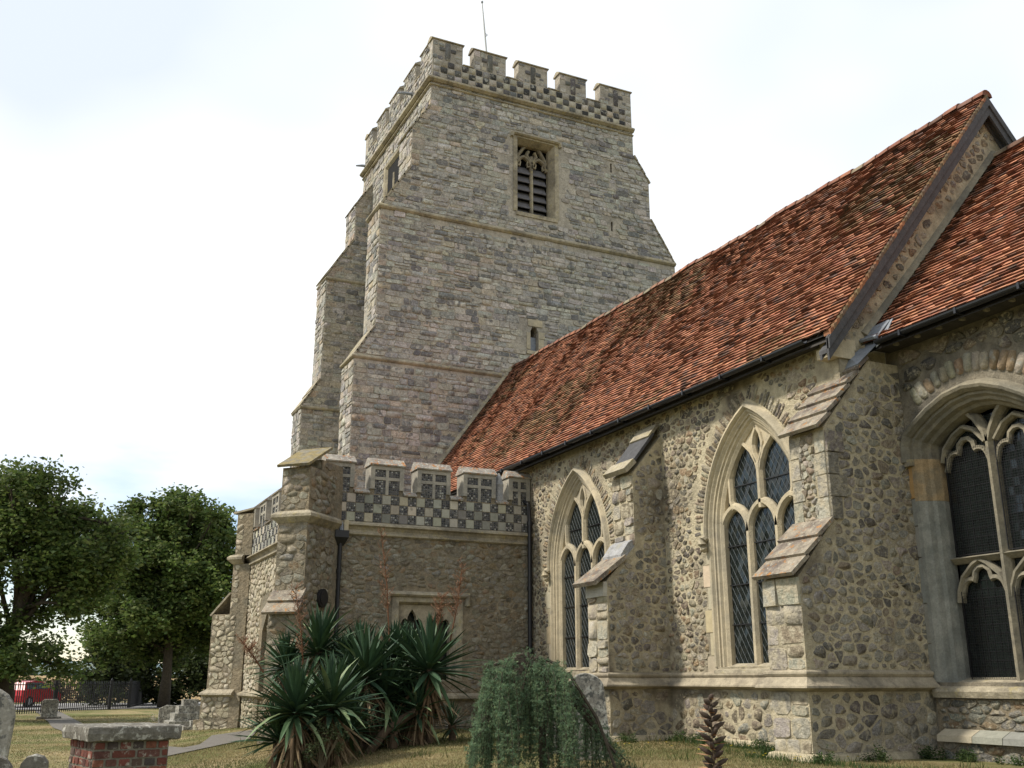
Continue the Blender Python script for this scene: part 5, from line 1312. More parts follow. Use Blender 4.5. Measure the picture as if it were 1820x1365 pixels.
# railings
fa = at(-4, 1262, 51); fc = at(229, 1252, 62); fd = at(262, 1248, 75)
fence = thing('iron_railings', 'black iron railings with spiked bars along the churchyard edge', 'fence', (fc[0], fc[1], gz))
bar_me = None
def place_run(p, q, pitch, posts):
    global bar_me
    L = math.hypot(q[0]-p[0], q[1]-p[1]); n = int(L/pitch)
    H = 1.42; z0 = gz+.02
    for i in range(n+1):
        t = i/n; x = p[0]+(q[0]-p[0])*t; y = p[1]+(q[1]-p[1])*t
        if bar_me is None:
            b = MB(); tube(b, [(0, 0, 0), (0, 0, H-.1), (0, 0, H+.02)], .026, 5, taper=[1, 1, .15]); bar_me = mesh_from('bar', b.v, b.f, b.c, M['iron'])
        o = bpy.data.objects.new('bar', bar_me); C.objects.link(o); o.parent = fence; og = ORIG[fence.name]
        o.location = (x-og[0], y-og[1], z0-og[2]); o.rotation_euler = (R.uniform(-.01, .01), R.uniform(-.01, .01), 0)
    for z in (z0+.12, z0+H-.16):
        b = MB(); tube(b, [(p[0], p[1], z), (q[0], q[1], z)], .022, 4); obj('rail', b, M['iron'], fence)
    for t in posts:
        x = p[0]+(q[0]-p[0])*t; y = p[1]+(q[1]-p[1])*t; b = MB(); b.box(x-.07, x+.07, y-.07, y+.07, z0-.3, z0+H+.05); tube(b, [(x, y, z0+H+.05), (x, y, z0+H+.16)], .06, 6, taper=[1, .3]); obj('post', b, M['iron'], fence)
place_run(fa, fc, .19, (.37, .82, 1.0)); place_run(fc, fd, .3, (1.0,))

# red car
def car():
    c = at(52, 1245, 67); fwd = at(200, 1245, 74)-at(0, 1245, 64); fwd[2] = 0; fwd /= np.linalg.norm(fwd); L = 3.9
    t = thing('parked_car', 'red hatchback parked on the road behind the black railings', 'car', (c[0], c[1], gz+.03))
    ctr = np.array((c[0], c[1], gz+.03)); side = np.array((-fwd[1], fwd[0], 0)); 
    if side @ (CAM-ctr) < 0: side = -side
    def W(u, s, z): return tuple(ctr+fwd*u+side*s+np.array((0, 0, z)))
    body = [(-1.9, .35), (-1.95, .62), (-1.85, .92), (-1.0, .95), (.75, .93), (1.55, .82), (1.9, .66), (1.95, .40), (1.85, .25), (-1.8, .25)]
    b = MB(); n = len(body); hw = .82
    ring = []
    for s, k in ((-hw, .96), (-hw*.93, 1), (hw*.93, 1), (hw, .96)):
        ring += [W(u*k, s, .55+(z-.55)*k) for u, z in body]
    b.add(ring, [tuple(range(n-1, -1, -1)), tuple(range(3*n, 4*n))]+[(j*n+i, j*n+(i+1) % n, (j+1)*n+(i+1) % n, (j+1)*n+i) for j in range(3) for i in range(n)])
    bo = obj('body', b, M['red_paint'], t, False)
    cab = [(-1.78, .92), (-1.5, 1.34), (-.6, 1.42), (.1, 1.38), (.85, .93)]
    b = MB(); m_ = len(cab); v = [W(u, s*(.78 if z < 1 else .62), z) for s in (-1, 1) for u, z in cab]; b.add(v, [tuple(range(m_-1, -1, -1)), tuple(range(m_, 2*m_))]+[(i, i+1, m_+i+1, m_+i) for i in range(m_-1)]); obj('cabin', b, M['red_paint'], bo)
    M['car_glass'] = material('car_glass', (0.10, 0.13, 0.14), bump=0, var=.05, rough=.1, spec=.8)
    for (u0, u1, u2, u3) in ((-1.5, -1.35, -.75, -.75), (-.65, -.65, .02, .55)):
        b = MB(); 
        for s in (-1, 1):
            b = MB(); v = [W(u0, s*.795, .98), W(u3, s*.795, .98), W(u2, s*.66, 1.33), W(u1, s*.66, 1.31)]; b.add(v, [(0, 1, 2, 3)]); obj('side_window', b, M['car_glass'], bo)
    b = MB(); b.add([W(.82, -.7, .97), W(.82, .7, .97), W(.17, .56, 1.37), W(.17, -.56, 1.37)], [(0, 1, 2, 3)]); obj('windscreen', b, M['car_glass'], bo)
    for u in (-1.25, 1.25):
        for s in (-1, 1):
            b = MB(); tube(b, [W(u, s*.62, .30), W(u, s*.84, .30)], .30, 16); wo = obj('wheel', b, M['rubber'], t)
            b = MB(); tube(b, [W(u, s*.84, .30), W(u, s*.855, .30)], .18, 12); obj('hub', b, M['chrome'], wo)
    for s in (-1, 1):
        b = MB(); v = [W(1.90, s*.70, .70), W(1.93, s*.45, .70), W(1.96, s*.45, .56), W(1.93, s*.72, .56)]; b.add(v, [(0, 1, 2, 3)]); obj('headlight', b, M['pole'], t)
car()

# brick chest tomb
zt = .60

def atz(px, py, z):
    d = FW*1800+RT*(px-910)-UP*(py-682.5); return CAM+d*((z-1.0)/d[2])
a_ = atz(159, 1293, zt); b_ = atz(112, 1281.5, zt); c_ = atz(323, 1284, zt)
def azdir(az): return np.array((math.sin(math.radians(az)), math.cos(math.radians(az)), 0.))
eu = azdir(-11); ev0 = azdir(-101)
def solve(d, px):
    L = .05
    while L < 3:
        if abs(proj(a_+d*L)[0]-px) < 1.2: return L
        L += .005
    return 1.0
Lu = solve(eu, 323); Lb = solve(ev0, 112)

ev_ = ev0
Lv = Lb
tomb = thing('chest_tomb', 'red brick chest tomb with thick lichened stone slab in the foreground', 'tomb', (float(a_[0]), float(a_[1]), ground(a_[0], a_[1])))
def TW(u, v, z): return tuple(a_+eu*u+ev_*v+np.array((0, 0, z-zt)))
b = MB(); K1, K2 = 8, 10; v = []; 
def slabpt(i, j, z):
    jx = R.uniform(-.008, .008) if i in (0, K1) or j in (0, K2) else 0
    return TW(Lu*i/K1+jx, Lv*j/K2+jx, z+R.uniform(-.004, .004))
top = [[slabpt(i, j, zt) for j in range(K2+1)] for i in range(K1+1)]
bd = [(i, 0) for i in range(K1)]+[(K1, j) for j in range(K2)]+[(i, K2) for i in range(K1, 0, -1)]+[(0, j) for j in range(K2, 0, -1)]
v = [p for r_ in top for p in r_]; f = [(i*(K2+1)+j, (i+1)*(K2+1)+j, (i+1)*(K2+1)+j+1, i*(K2+1)+j+1) for i in range(K1) for j in range(K2)]
n0 = len(v); nb_ = len(bd)
for (dz, e) in ((-.012, .008), (-.06, .012), (-.115, .0), (-.125, -.02)):
    for (i, j) in bd:
        p = np.array(top[i][j]); ctr_ = np.array(TW(Lu/2, Lv/2, zt)); dd = p-ctr_; dd[2] = 0; dd /= np.linalg.norm(dd); v.append(tuple(p+dd*(e+R.uniform(-.006, .006))+np.array((0, 0, dz+R.uniform(-.005, .005)))))
for k in range(4):
    for i in range(nb_):
        a = [bd_[0]*(K2+1)+bd_[1] for bd_ in (bd[i], bd[(i+1) % nb_])] if k == 0 else [n0+(k-1)*nb_+i, n0+(k-1)*nb_+(i+1) % nb_]
        f.append((a[0], a[1], n0+k*nb_+(i+1) % nb_, n0+k*nb_+i))
f.append(tuple(range(n0+3*nb_, n0+4*nb_)))
b.add(v, f); obj('slab', b, M['grave_dark'], tomb)
ins = .075; zb = ground(a_[0], a_[1])-.1
b = MB(); q = [TW(ins, ins, 0), TW(Lu-ins, ins, 0), TW(Lu-ins, Lv-ins, 0), TW(ins, Lv-ins, 0)]
b.add([(p[0], p[1], z) for z in (zb, zt-.115) for p in q], [(0, 3, 2, 1), (4, 5, 6, 7), (0, 1, 5, 4), (1, 2, 6, 5), (2, 3, 7, 6), (3, 0, 4, 7)]); core = obj('brick_core', b, M['brick_mortar'], tomb)
BR = [(0.145, 0.05, 0.034), (0.165, 0.056, 0.038), (0.13, 0.045, 0.034), (0.10, 0.045, 0.036), (0.07, 0.055, 0.048), (0.18, 0.07, 0.045), (0.09, 0.06, 0.048)]
def brickface(p0, eu_, nrm, L):
    F_ = Frame(p0, eu_[:2], nrm[:2]); z = zt-.125-.072; r_ = 0
    while z > zb:
        x = -(.06 if r_ % 2 else 0)
        st = r_ % 2
        while x < L-.02:
            l = .215 if st else .105
            if R.random() < .2: l = .105
            x0 = max(0, x); x1 = min(L, x+l)
            if x1-x0 > .03:
                jt = R.uniform(-.004, .004); pol = [(x0+.002, z+jt), (x1-.004, z+jt), (x1-.004, z+.062), (x0+.002, z+.062)]
                vv, ff = pillow(chaikin(pol, .07), F_, R.uniform(.004, .012), .006, tilt=.4); piece(tomb, 'brick', core, vv, flipfix(vv, ff, F_), pick(BR), M['brick'], False)
            x += l+.010
        z -= .074; r_ += 1
brickface(TW(ins, ins, 0)[:2]+(0,), eu, -ev_, Lu-2*ins)
brickface(TW(ins, Lv-ins, 0)[:2]+(0,), -ev_, -eu, Lv-2*ins)

# gravestones
def headstone(name, lab, outline, pos, face, thick, mat, tilt=(0, 0), group='old headstones in the churchyard', bevel=.015):
    """outline in (u, z) metres from the base middle; face = direction the front looks at (xy)"""
    f_ = np.array((face[0], face[1], 0.)); f_ /= np.linalg.norm(f_); u_ = np.array((-f_[1], f_[0], 0.))
    if u_ @ RT < 0: u_ = -u_
    t = thing(name, lab, 'gravestone', tuple(pos), group)
    n = len(outline); cx = sum(p[0] for p in outline)/n; cz = sum(p[1] for p in outline)/n; v = []
    for (w_, k) in ((thick/2, 1-bevel/.3), (thick/2-bevel, 1), (-thick/2+bevel, 1), (-thick/2, 1-bevel/.3)):
        for (u, z) in outline:
            uu = cx+(u-cx)*k+R.uniform(-.002, .002); zz = cz+(z-cz)*k
            p = np.array(pos)+u_*(uu+zz*tilt[0])+f_*(w_+zz*tilt[1])+np.array((0, 0, zz)); v.append(tuple(p))
    b = MB(); b.add(v, [tuple(range(n)), tuple(range(4*n-1, 3*n-1, -1))]+[(k*n+i, (k+1)*n+i, (k+1)*n+(i+1) % n, k*n+(i+1) % n) for k in range(3) for i in range(n)])
    obj('stone_slab', b, mat, t); return t
def roundtop(w_, h, sh=.7, n=12):
    p = [(-w_/2, -.3), (w_/2, -.3), (w_/2, h-w_*sh*.5)]
    for k in range(n+1):
        a = math.pi*k/n; p.append((w_/2*math.cos(a), h-w_*sh*.5+w_*sh*.5*math.sin(a)))
    p.append((-w_/2, h-w_*sh*.5)); return p
q = at(1056, 1300, 14.2); headstone('headstone', 'tall grey round topped headstone leaning behind the weeping cedar', roundtop(.46, 1.10, .8), (q[0], q[1], 0.0), (1, -.35), .10, M['grave'], tilt=(-.10, 0))
q = at(1000, 1290, 15.4); headstone('headstone', 'grey headstone almost hidden behind the weeping cedar', roundtop(.5, .85, .5), (q[0], q[1], 0.0), (1, -.3), .10, M['grave'], tilt=(.03, 0))
q = at(-68, 1330, 8.0); headstone('headstone', 'weathered grey headstone cut off by the left edge of the picture', roundtop(.46, 1.42, .9), (q[0], q[1], -.45), (1, -.1), .10, M['grave'], tilt=(.055, 0))
def twolobe():
    p = [(-.22, -.3), (.22, -.3), (.17, .30)]
    for k in range(7): a = math.radians(-10+200*k/6); p.append((.105+.07*math.cos(a), .40+.07*math.sin(a)))
    p.append((.015, .385))
    for k in range(9): a = math.radians(10+170*k/8); p.append((-.10+.11*math.cos(a), .36+.11*math.sin(a)))
    return p
q = at(19, 1365, 6.2); zt2 = at(38, 1340, 6.2)[2]
headstone('headstone', 'small double lobed headstone with lichen in the bottom left corner', twolobe(), (q[0], q[1], zt2-.47), (1, -.12), .07, M['grave_dark'], tilt=(.02, 0))
q = at(301, 1274, 40); headstone('headstone', 'low wide shouldered headstone on the lawn left of the stepped grave', [(-.38, -.3), (.38, -.3), (.38, .50), (.22, .57), (-.12, .59), (-.38, .47)], (q[0], q[1], -.42), (1, -.15), .14, M['grave'])
q = at(88, 1262, 46); headstone('headstone', 'small grey headstone on a dark base in front of the railings', [(-.3, 0), (.3, 0), (.3, .6), (.22, .68), (-.22, .68), (-.3, .6)], (q[0], q[1], -.38), (1, -.15), .14, M['grave'])
b = MB(); b.box(q[0]-.3, q[0]+.3, q[1]-.45, q[1]+.45, -.5, -.36); sp_ = bpy.data.objects['headstone.005'] if 'headstone.005' in bpy.data.objects else None
if sp_: obj('base', b, M['grave_dark'], sp_)
# stepped grave with kerb
q = at(335, 1278, 35); g = thing('stepped_grave', 'pale three stepped grave monument beside the porch buttress', 'grave', (q[0], q[1], -.42))
for (hw, z0, z1) in ((.66, -.6, -.2), (.50, -.2, .03), (.37, .03, .25), (.23, .25, .44)):
    b = MB(); b.box(q[0]-hw, q[0]+hw, q[1]-hw, q[1]+hw, z0, z1); obj('step', b, M['grave'], g)
b = MB(); 
q2 = at(345, 1285, 32); g2 = thing('kerbed_grave', 'low grey grave kerb with a pale vase block in front of the stepped grave', 'grave', (q2[0], q2[1], -.42))
for (x0, x1, y0, y1) in ((-.9, .9, -.42, -.32), (-.9, .9, .32, .42), (-.9, -.8, -.32, .32), (.8, .9, -.32, .32)):
    b = MB(); b.box(q2[0]+x0, q2[0]+x1, q2[1]+y0, q2[1]+y1, -.6, -.22); obj('kerb', b, M['grave'], g2)
b = MB(); b.box(q2[0]+.3, q2[0]+.6, q2[1]-.18, q2[1]+.18, -.5, -.08); obj('vase_block', b, M['grave'], g2)
q3 = at(276, 1268, 40); fl = thing('grave_flowers', 'bunch of pale flowers lying beside the low wide headstone', 'flowers', (q3[0], q3[1], -.42))
V, F, Cc = leaves([((q3[0], q3[1], -.32), .2)], 2600, .035, [(0.5, 0.45, 0.4), (0.1, 0.14, 0.05), (0.6, 0.55, 0.5)], clump=.06); mesh_np('blooms', V, F, Cc, M['leaf'], fl)

# yuccas
def leafmesh(name, L, w_, droop, col, mat, fold=.35):
    mb = MB(); K = 4; v = []
    for i in range(K+1):
        t = i/K; ww = w_*(0.55+1.2*t-1.75*t*t+.0)*1.0 if i < K else .001; ww = max(.001, w_*math.sin(math.pi*(.18+.82*t))**.8) if i < K else .001
        z = -droop*t*t*L; v += [(L*t, -ww, z+ww*fold), (L*t, 0, z), (L*t, ww, z+ww*fold)]
    mb.add(v, [(i*3+k, (i+1)*3+k, (i+1)*3+k+1, i*3+k+1) for i in range(K) for k in range(2)], col); return mesh_from(name, mb.v, mb.f, mb.c, mat)
M['yucca'] = material('yucca', attr=True, bump=0, var=.18, rough=.6, spec=.3)
YL = [leafmesh('leaf', 1.0, .05, dr, c, M['yucca']) for dr, c in ((.05, (0.036, 0.074, 0.036)), (.12, (0.046, 0.090, 0.042)), (.0, (0.024, 0.052, 0.026)), (.22, (0.045, 0.085, 0.035)))]
YB = leafmesh('leaf', 1.0, .058, .5, (0.16, 0.21, 0.10), M['yucca'])
DL = [leafmesh('dead_leaf', 1.0, .028, dr, c, M['dry'], .2) for dr, c in ((.1, (0.17, 0.115, 0.065)), (.25, (0.12, 0.08, 0.045)), (.0, (0.21, 0.155, 0.09)))]
def put(name, me, parent, pos, direction, L, roll=0):
    o = bpy.data.objects.new(name, me); C.objects.link(o); o.parent = parent; og = ORIG[parent.name]
    o.location = (pos[0]-og[0], pos[1]-og[1], pos[2]-og[2]); d = Vector(direction).normalized()
    x = d; z = Vector((0, 0, 1))-x*x.z
    if z.length < .05: z = Vector((1, 0, 0))-x*x.x
    z.normalize(); y = z.cross(x); mm = Matrix((x, y, z)).transposed()
    o.rotation_mode = 'QUATERNION'; o.rotation_quaternion = mm.to_quaternion() @ Matrix.Rotation(roll, 3, 'X').to_quaternion(); o.scale = (L, L, L); return o
def rosette(t, c, Lr, n, tilt=(0, 0), low=-22, top=89):
    for i in range(n):
        az = i*2.39996+R.uniform(-.2, .2); k = (i+.5)/n; el = math.radians(top-(top-low)*k**1.05+R.uniform(-7, 7))
        d = (math.cos(az)*math.cos(el)+tilt[0], math.sin(az)*math.cos(el)+tilt[1], math.sin(el))
        L = Lr*R.uniform(.82, 1.08)*(0.85+.15*math.cos(el)); me = R.choice(YL) if R.random() > .03 else YB
        put('leaf', me, t, (c[0]+d[0]*.03, c[1]+d[1]*.03, c[2]-.12*k+.05), d, L, R.uniform(-.3, .3))
def skirt(t, c, L, n):
    for i in range(n):
        az = R.uniform(0, 6.283); el = math.radians(R.uniform(-86, -35)); d = (math.cos(az)*math.cos(el), math.sin(az)*math.cos(el), math.sin(el))
        put('dead_leaf', R.choice(DL), t, (c[0]+math.cos(az)*.06, c[1]+math.sin(az)*.06, c[2]-R.uniform(.08, .5)), d, L*R.uniform(.6, 1.05), R.uniform(-1, 1))
def stalk(t, p, q, s=.16, nb=80):
    mb = MB(); p = np.array(p); q = np.array(q); mid = (p+q)/2+np.array((.03, .02, 0)); tube(mb, [p, mid, q], .014, 6, (0.13, 0.06, 0.03), taper=[1, .8, .3])
    for i in range(nb):
        k = R.uniform(.25, 1); o_ = p+(q-p)*k; az = R.uniform(0, 6.283); l = s*(1.15-.8*abs(k-.55))*R.uniform(.4, 1.1)
        e = o_+np.array((math.cos(az)*l, math.sin(az)*l, l*R.uniform(.5, 1.3))); tube(mb, [o_, (o_+e)/2, e], .0035, 3, shade((0.17, 0.085, 0.045)))
        for _ in range(2):
            kk = R.uniform(.4, 1); w0 = o_+(e-o_)*kk; w1 = w0+np.array((R.uniform(-.04, .04), R.uniform(-.04, .04), R.uniform(-.05, .05))); tube(mb, [w0, w1], .005, 3, shade((0.22, 0.13, 0.08)))
    obj('flower_stalk', mb, M['dry'], t)
def yucca(lab, base_px, D, heads, stalks=(), n=98, skirts=True):
    bx = at(base_px, 1330, D); gz_ = ground(bx[0], bx[1])
    t = thing('yucca_plant', lab, 'yucca', (bx[0], bx[1], gz_), 'yuccas in front of the porch')
    base = np.array((bx[0], bx[1], gz_))
    for (px, py, rp, dD, tl) in heads:
        c = at(px, py, D+dD); L = rp*(D+dD)/1800
        b = MB(); tube(b, [(base[0]+(c[0]-base[0])*.3, base[1]+(c[1]-base[1])*.3, gz_-.05), (base+(c-base)*.6), c], .07, 8, (0.10, 0.07, 0.045)); obj('trunk', b, M['dry'], t)
        rosette(t, c, L, n, tl)
        if skirts and c[2]-gz_ > .5: skirt(t, c, min(.8, (c[2]-gz_)*.9), 90)
    for (p0, p1, dD) in stalks: stalk(t, at(*p0, D+dD), at(*p1, D+dD))
    return t
yucca('tall yucca nearest the drainpipe with a thin brown flower stalk', 560, 18.4, [(566, 1158, 88, .2, (0, 0)), (508, 1185, 66, .6, (0, -.1)), (610, 1175, 60, .5, (0, .1))], [((540, 1200), (525, 1045), -.3)])
yucca('yucca in the middle of the clump under a tall brown flower spike', 655, 18.2, [(650, 1200, 98, -.4, (0, 0)), (640, 1170, 72, .8, (0, 0)), (700, 1170, 70, .9, (0, 0))], [((692, 1140), (678, 945), .6)], n=98)
yucca('lower yucca heads filling the middle of the clump above the dead leaves', 648, 17.9, [(608, 1235, 76, .0, (0, 0)), (686, 1238, 80, .1, (0, 0))], (), n=100)
yucca('low dark yucca heads at the foot of the clump between the front trunks', 600, 17.0, [(545, 1300, 70, 0, (0, 0)), (622, 1296, 72, .2, (0, 0)), (742, 1262, 66, .9, (0, 0))], (), n=90)
yucca('large yucca on the right with a shaggy skirt of dead leaves', 765, 18.0, [(762, 1188, 104, 0, (0, 0)), (725, 1172, 70, 1.0, (0, 0)), (720, 1240, 66, .3, (0, 0))], [((800, 1140), (822, 1000), .3), ((775, 1130), (785, 1062), .4)], n=98)
yucca('low broad yucca at the front of the clump', 560, 16.4, [(588, 1255, 96, 0, (0, 0)), (525, 1262, 94, -.3, (0, -.15))], (), n=125)
yucca('small yucca sprawling on the grass at the left of the clump', 490, 16.6, [(495, 1312, 78, 0, (.05, -.25)), (530, 1330, 60, -.2, (0, 0))], [((468, 1195), (430, 1140), .4)], n=70, skirts=False)
yucca('little yucca offshoot by the wall right of the clump', 805, 18.6, [(803, 1288, 46, 0, (0, 0))], (), n=40, skirts=False)
yucca('young dark yucca low between the dead leaf skirts', 700, 17.6, [(700, 1300, 46, 0, (0, 0))], (), n=36, skirts=False)
q = at(572, 1325, 15.8); wd = thing('leafy_weed', 'pale green bushy weed growing in front of the low yucca', 'weed', (q[0], q[1], ground(q[0], q[1])))
V, F, Cc = leaves([(at(585, 1290, 15.8), .16), (at(560, 1330, 15.7), .2), (at(600, 1320, 15.9), .16), (at(575, 1305, 15.8), .18)], 9000, .022, [(0.10, 0.13, 0.06), (0.13, 0.14, 0.07), (0.07, 0.10, 0.04)], clump=.04); mesh_np('foliage', V, F, Cc, M['leaf'], wd)
b = MB()
for k in range(9):
    a = np.array((q[0], q[1], ground(q[0], q[1]))); e = at(560+R.uniform(-10, 50), 1290+R.uniform(0, 35), 15.8); tube(b, [a, (a+e)/2, e], .006, 4, (.12, .10, .06))
obj('stems', b, M['dry'], wd)

# weeping cedar
cb_ = at(965, 1330, 12.6); cz = ground(cb_[0], cb_[1])
ced = thing('weeping_cedar', 'weeping blue green cedar with curtains of hanging branches', 'tree', (cb_[0], cb_[1], cz))
tr_ = MB(); topz = at(935, 1172, 12.6)[2]; tp = at(940, 1175, 12.6)
tube(tr_, [(cb_[0], cb_[1], cz-.05), (cb_[0]+.10, cb_[1]-.06, cz+.45), (cb_[0]-.04, cb_[1]+.1, cz+.85), tuple(tp-np.array((0, 0, .03)))], .045, 8, taper=[1, .9, .8, .5])
e_ = at(1100, 1345, 12.4); tube(tr_, [at(1010, 1195, 12.5), at(1060, 1275, 12.45), at(1078, 1320, 12.4), (e_[0], e_[1], -.1)], .02, 6)
obj('trunk', tr_, M['bark'], ced)
strands = []; lm = MB()
def hang(p, outv, drop, zmin):
    pts = [np.array(p)]; d = np.array((outv[0], outv[1], .25)); step = .05; z = p[2]
    for i in range(60):
        d = d*.82+np.array((R.uniform(-.05, .05), R.uniform(-.05, .05), -.26)); d2 = d/np.linalg.norm(d); pts.append(pts[-1]+d2*step)
        if pts[-1][2] < zmin or i*step > drop: break
    return pts
arms = [(878, 1182), (884, 1196), (905, 1176), (918, 1166), (938, 1160), (952, 1174), (970, 1178), (988, 1180), (1000, 1200), (1020, 1222), (1036, 1240), (1052, 1268), (1066, 1292), (872, 1215), (868, 1245), (1080, 1318), (1094, 1338), (856, 1285), (846, 1320), (900, 1215), (930, 1225), (965, 1235), (1000, 1260)]
for (px, py) in arms:
    cdz = R.uniform(-.5, .5)
    for k in range(17 if py < 1200 else 8):
        p = at(px+R.gauss(0, 5.5), py+R.uniform(-6, 24), 12.6+cdz+R.gauss(0, .12)); ov = (R.uniform(-.4, .4), R.uniform(-.4, .4)) 
        s = (px-960)/110.; ov = (ov[0]*.6+RT[0]*s*.22, ov[1]*.6+RT[1]*s*.22)
        strands.append(hang(p, ov, R.uniform(.35, 1.5), cz+R.uniform(0, .25)))
    p = at(px, py, 12.6); tube(lm, [tuple(tp), tuple((tp+p)/2+np.array((0, 0, .05))), tuple(p)], .018, 5)
for s in strands[::2]: tube(lm, s[::3] if len(s) > 6 else s, .005, 3)
obj('limbs', lm, M['bark'], ced)
P = []; W8 = []
for s in strands:
    ph = R.uniform(0, 6)
    for i, p in enumerate(s):
        lump = .5+.5*math.sin(i*1.9+ph)
        if R.random() < .12: continue
        k = 4+int(6*lump)
        for _ in range(k): P.append(p+np.array((R.gauss(0, .008+.020*lump), R.gauss(0, .008+.020*lump), R.gauss(0, .014)))); W8.append(.7+.5*lump)
P = np.array(P); rep = 7; ctr = np.repeat(P, rep, axis=0); n = len(ctr)
a, b2 = rot_rand(n); L_ = NR.uniform(.018, .036, (n, 1)); tone = np.repeat(NR.uniform(.7, 1.3, len(P))*np.array(W8), rep)
mixv = np.repeat(NR.uniform(0, 1, len(P))*NR.uniform(0, 1, len(P)), rep)[:, None]
colc = (np.array((0.105, 0.175, 0.10))*(1-mixv)+np.array((0.21, 0.26, 0.13))*mixv)*tone[:, None]
V = np.stack([ctr-b2*.0034, ctr+b2*.0034, ctr+a*L_], axis=1).reshape(-1, 3); mesh_np('foliage', V, np.arange(len(V)).reshape(-1, 3), np.repeat(colc, 3, axis=0), M['leaf'], ced)

# dried flower spike in the foreground
tp = at(1261, 1240, 5.0); gx = ground(tp[0], tp[1])
sp = thing('dried_flower_spike', 'dried brown acanthus flower spike standing in the foreground grass', 'plant', (tp[0], tp[1], gx))
bt_ = at(1270, 1370, 5.0); b = MB(); tube(b, [(bt_[0], bt_[1], gx-.05), tuple(bt_), tuple(tp)], .007, 7, (0.14, 0.10, 0.06), taper=[1, .9, .5]); obj('stem', b, M['dry'], sp)
for k in range(30):
    t = k/30; c = tp+(bt_-tp)*(t*1.15+.02); az = k*2.4; out_ = np.array((math.cos(az), math.sin(az), .35)); out_ /= np.linalg.norm(out_)
    r_ = .010+.030*min(1, t*3); dead = k % 3 == 1
    b = MB(); l = .03+.04*min(1, t*3); s_ = c; e = c+out_*l+np.array((0, 0, .012)); tube(b, [s_, s_+(e-s_)*.35, s_+(e-s_)*.75, e], .0125, 6, shade((0.055, 0.04, 0.03)), taper=[.4, 1, .8, .05]); obj('seed_pod', b, M['dry'], sp, True)
    for dz in (-.3, .5):
        d = out_+np.array((-out_[1]*.5*dz, out_[0]*.5*dz, -.25)); d /= np.linalg.norm(d); b = MB(); w_ = np.cross(d, (0, 0, 1.)); w_ /= np.linalg.norm(w_); ll = l*1.25
        b.add([c-w_*.004, c+d*ll*.45-w_*.009+np.array((0, 0, -.003)), c+d*ll, c+d*ll*.45+w_*.009, c+w_*.004], [(0, 1, 2, 3, 4)], shade((0.34, 0.19, 0.10), .3)); obj('bract', b, M['dry'], sp)

# grass
def grass(name, n, region, h, cols, lab, w_=.006, dens=None):
    X = NR.uniform(region[0], region[1], n); Y = NR.uniform(region[2], region[3], n)
    if dens is not None: k = dens(X, Y); X = X[k]; Y = Y[k]
    keep = np.ones(len(X), bool)
    keep &= ~((Y > 9.35) & (X > -16.6) & (X < -15.75)) & ~((Y > 9.3) & (X > -11.6) & (X < -10.7)) & ~(Y > 10.6) & ~((X < -21.3) & (X > -29.2) & (Y > 5.5))
    # keep off the paths
    def near(pts, d):
        k = np.zeros(len(X), bool)
        for (ax, ay), (bx, by) in zip(pts, pts[1:]):
            vx, vy = bx-ax, by-ay; t = np.clip(((X-ax)*vx+(Y-ay)*vy)/(vx*vx+vy*vy), 0, 1); k |= np.hypot(X-ax-vx*t, Y-ay-vy*t) < d
        return k
    keep &= ~near(PATH, .53)
    X = X[keep]; Y = Y[keep]; n = len(X)
    s1 = lambda t: (lambda u: u*u*(3-2*u))(np.clip(t, 0, 1))
    Z = -.45+.45*s1((Y-1.5)/5.5)*s1((X+36)/12)+.03*np.sin(X*.7)*np.sin(Y*.9+1)*s1((8-Y)/4)
    az = NR.uniform(0, 6.283, n); hh = h*NR.uniform(.5, 1.4, n); lean = NR.uniform(.1, .9, n)
    dx = np.cos(az)*w_; dy = np.sin(az)*w_; ax2 = NR.uniform(0, 6.283, n)
    V = np.stack([np.stack([X-dx, Y-dy, Z-.005], 1), np.stack([X+dx, Y+dy, Z-.005], 1), np.stack([X+np.cos(ax2)*hh*lean, Y+np.sin(ax2)*hh*lean, Z+hh], 1)], axis=1).reshape(-1, 3)
    patch = np.sin(X*.9+1.3*np.sin(Y*.7))*np.sin(Y*1.1+X*.3)*.5+.5+NR.normal(0, .25, n)
    ci = np.clip((patch*len(cols)).astype(int), 0, len(cols)-1); cc = np.array(cols)[ci]*NR.uniform(.7, 1.3, (n, 1))
    o = mesh_np(name, V, np.arange(len(V)).reshape(-1, 3), np.repeat(cc, 3, axis=0), M['leaf']); o['kind'] = 'stuff'; tag(o, lab, 'grass'); return o
GC = [(0.31, 0.25, 0.125), (0.27, 0.22, 0.11), (0.14, 0.13, 0.05), (0.08, 0.10, 0.03), (0.06, 0.09, 0.025)]
grass('grass', 150000, (-24, -8, 1.6, 10.6), .028, GC, 'short patchy dry and green grass between the church and the tomb', .005)
grass('grass', 120000, (-50, -9, -4, 5.6), .022, GC[:4], 'short dry yellowish grass of the open churchyard lawn', .009)
grass('grass', 9000, (-16.0, -8.5, 9.0, 10.62), .10, [(0.05, 0.09, 0.025), (0.07, 0.11, 0.03), (0.035, 0.07, 0.02)], 'long green grass tufts at the foot of the church wall', .006,
      lambda X, Y: ((Y > 10.25) & (X < -11.5)) | ((Y < 9.36) & (Y > 9.1) & (X > -11.9)))
grass('long_grass', 14000, (-24, -8.5, 4.0, 10.62), .13, [(0.06, 0.09, 0.025), (0.10, 0.12, 0.04), (0.20, 0.17, 0.08)], 'scattered longer grass clumps and weeds round the plants', .006,
      lambda X, Y: (np.sin(X*3.1+Y*1.7)+np.sin(X*1.3-Y*4.1)+np.sin(X*7.7+Y*5.2)*.6) > 1.55)
wb = []
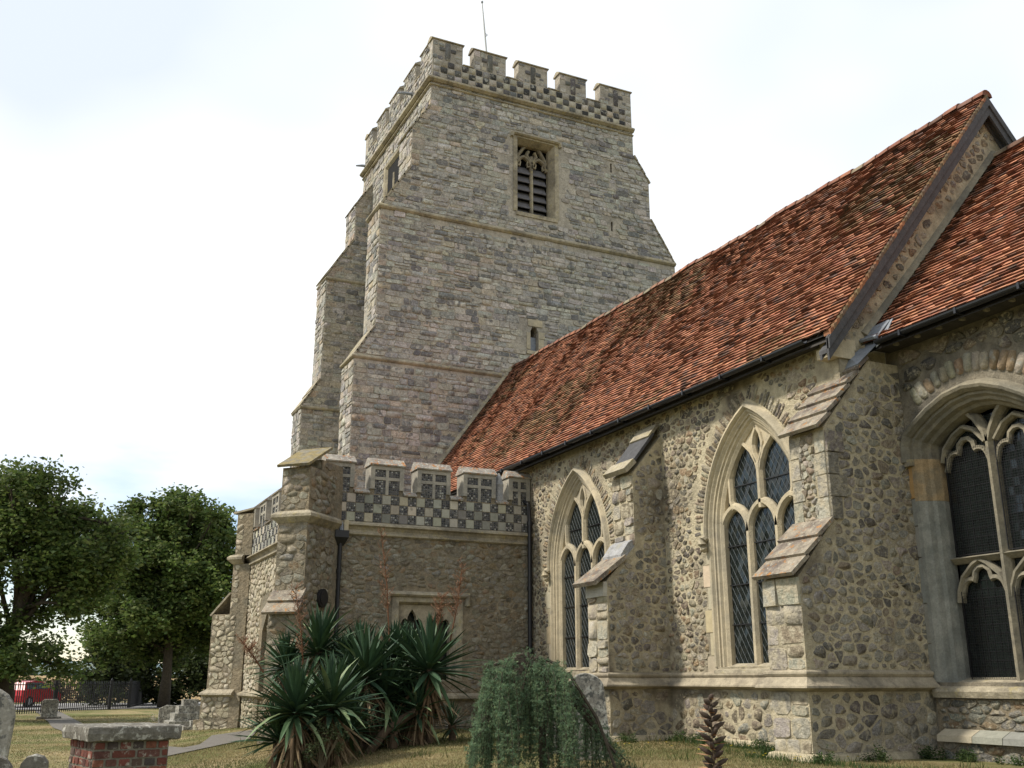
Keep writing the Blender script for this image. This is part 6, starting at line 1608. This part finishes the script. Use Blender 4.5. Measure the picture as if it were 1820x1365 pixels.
for (x, y) in [(-15.2, 10.55), (-14.8, 10.5), (-14.1, 10.55), (-13.2, 10.5), (-12.6, 10.55), (-11.9, 10.4), (-11.75, 9.5), (-10.6, 9.3), (-10.5, 10.2), (-10.55, 11.2), (-15.6, 9.6), (-17, 9.3), (-12.2, 10.5), (-10.0, 11.3), (-9.4, 11.3)]:
    for _ in range(3): wb.append(((x+R.uniform(-.2, .2), y+R.uniform(-.12, .05), ground(x, y)+.05), R.uniform(.05, .12)))
V, F, Cc = leaves(wb, 26000, .018, [(0.05, 0.09, 0.025), (0.08, 0.12, 0.035), (0.035, 0.06, 0.02)], clump=.03); o_ = mesh_np('weeds', V, F, Cc, M['leaf'], None); o_['kind'] = 'stuff'; tag(o_, 'low green weeds growing along the foot of the church wall', 'weeds')
fl_ = []
for _ in range(1400):
    x = R.uniform(-26, -8); y = R.uniform(0, 10.5); z = ground(x, y)+.02; a = R.uniform(0, 6.3); l = R.uniform(.012, .028); fl_.append((x, y, z, a, l))
lv = MB()
for (x, y, z, a, l) in fl_: lv.add([(x+l*math.cos(a), y+l*math.sin(a), z), (x-l*.5*math.sin(a), y+l*.5*math.cos(a), z+.006), (x-l*math.cos(a), y-l*math.sin(a), z+.003), (x+l*.5*math.sin(a), y-l*.5*math.cos(a), z+.002)], [(0, 1, 2, 3)], shade(R.choice(((.22, .14, .07), (.16, .10, .05), (.28, .20, .10)))))
o_ = obj('fallen_leaves', lv, M['leaf']); o_['kind'] = 'stuff'; tag(o_, 'small brown fallen leaves scattered over the dry grass', 'leaves')
fw = MB()
for _ in range(26):
    x = R.uniform(-15.5, -10.5); y = R.uniform(8.6, 10.2); z = ground(x, y)+.06
    for k in range(5):
        a = k*1.257; fw.add([(x, y, z), (x+.02*math.cos(a), y+.02*math.sin(a), z+.008), (x+.02*math.cos(a+.9), y+.02*math.sin(a+.9), z+.008)], [(0, 1, 2)], (.55, .42, .03))
o = obj('dandelions', fw, M['leaf']); o['kind'] = 'stuff'; tag(o, 'scattered tiny yellow dandelions in the grass by the wall', 'flowers')
finalize()
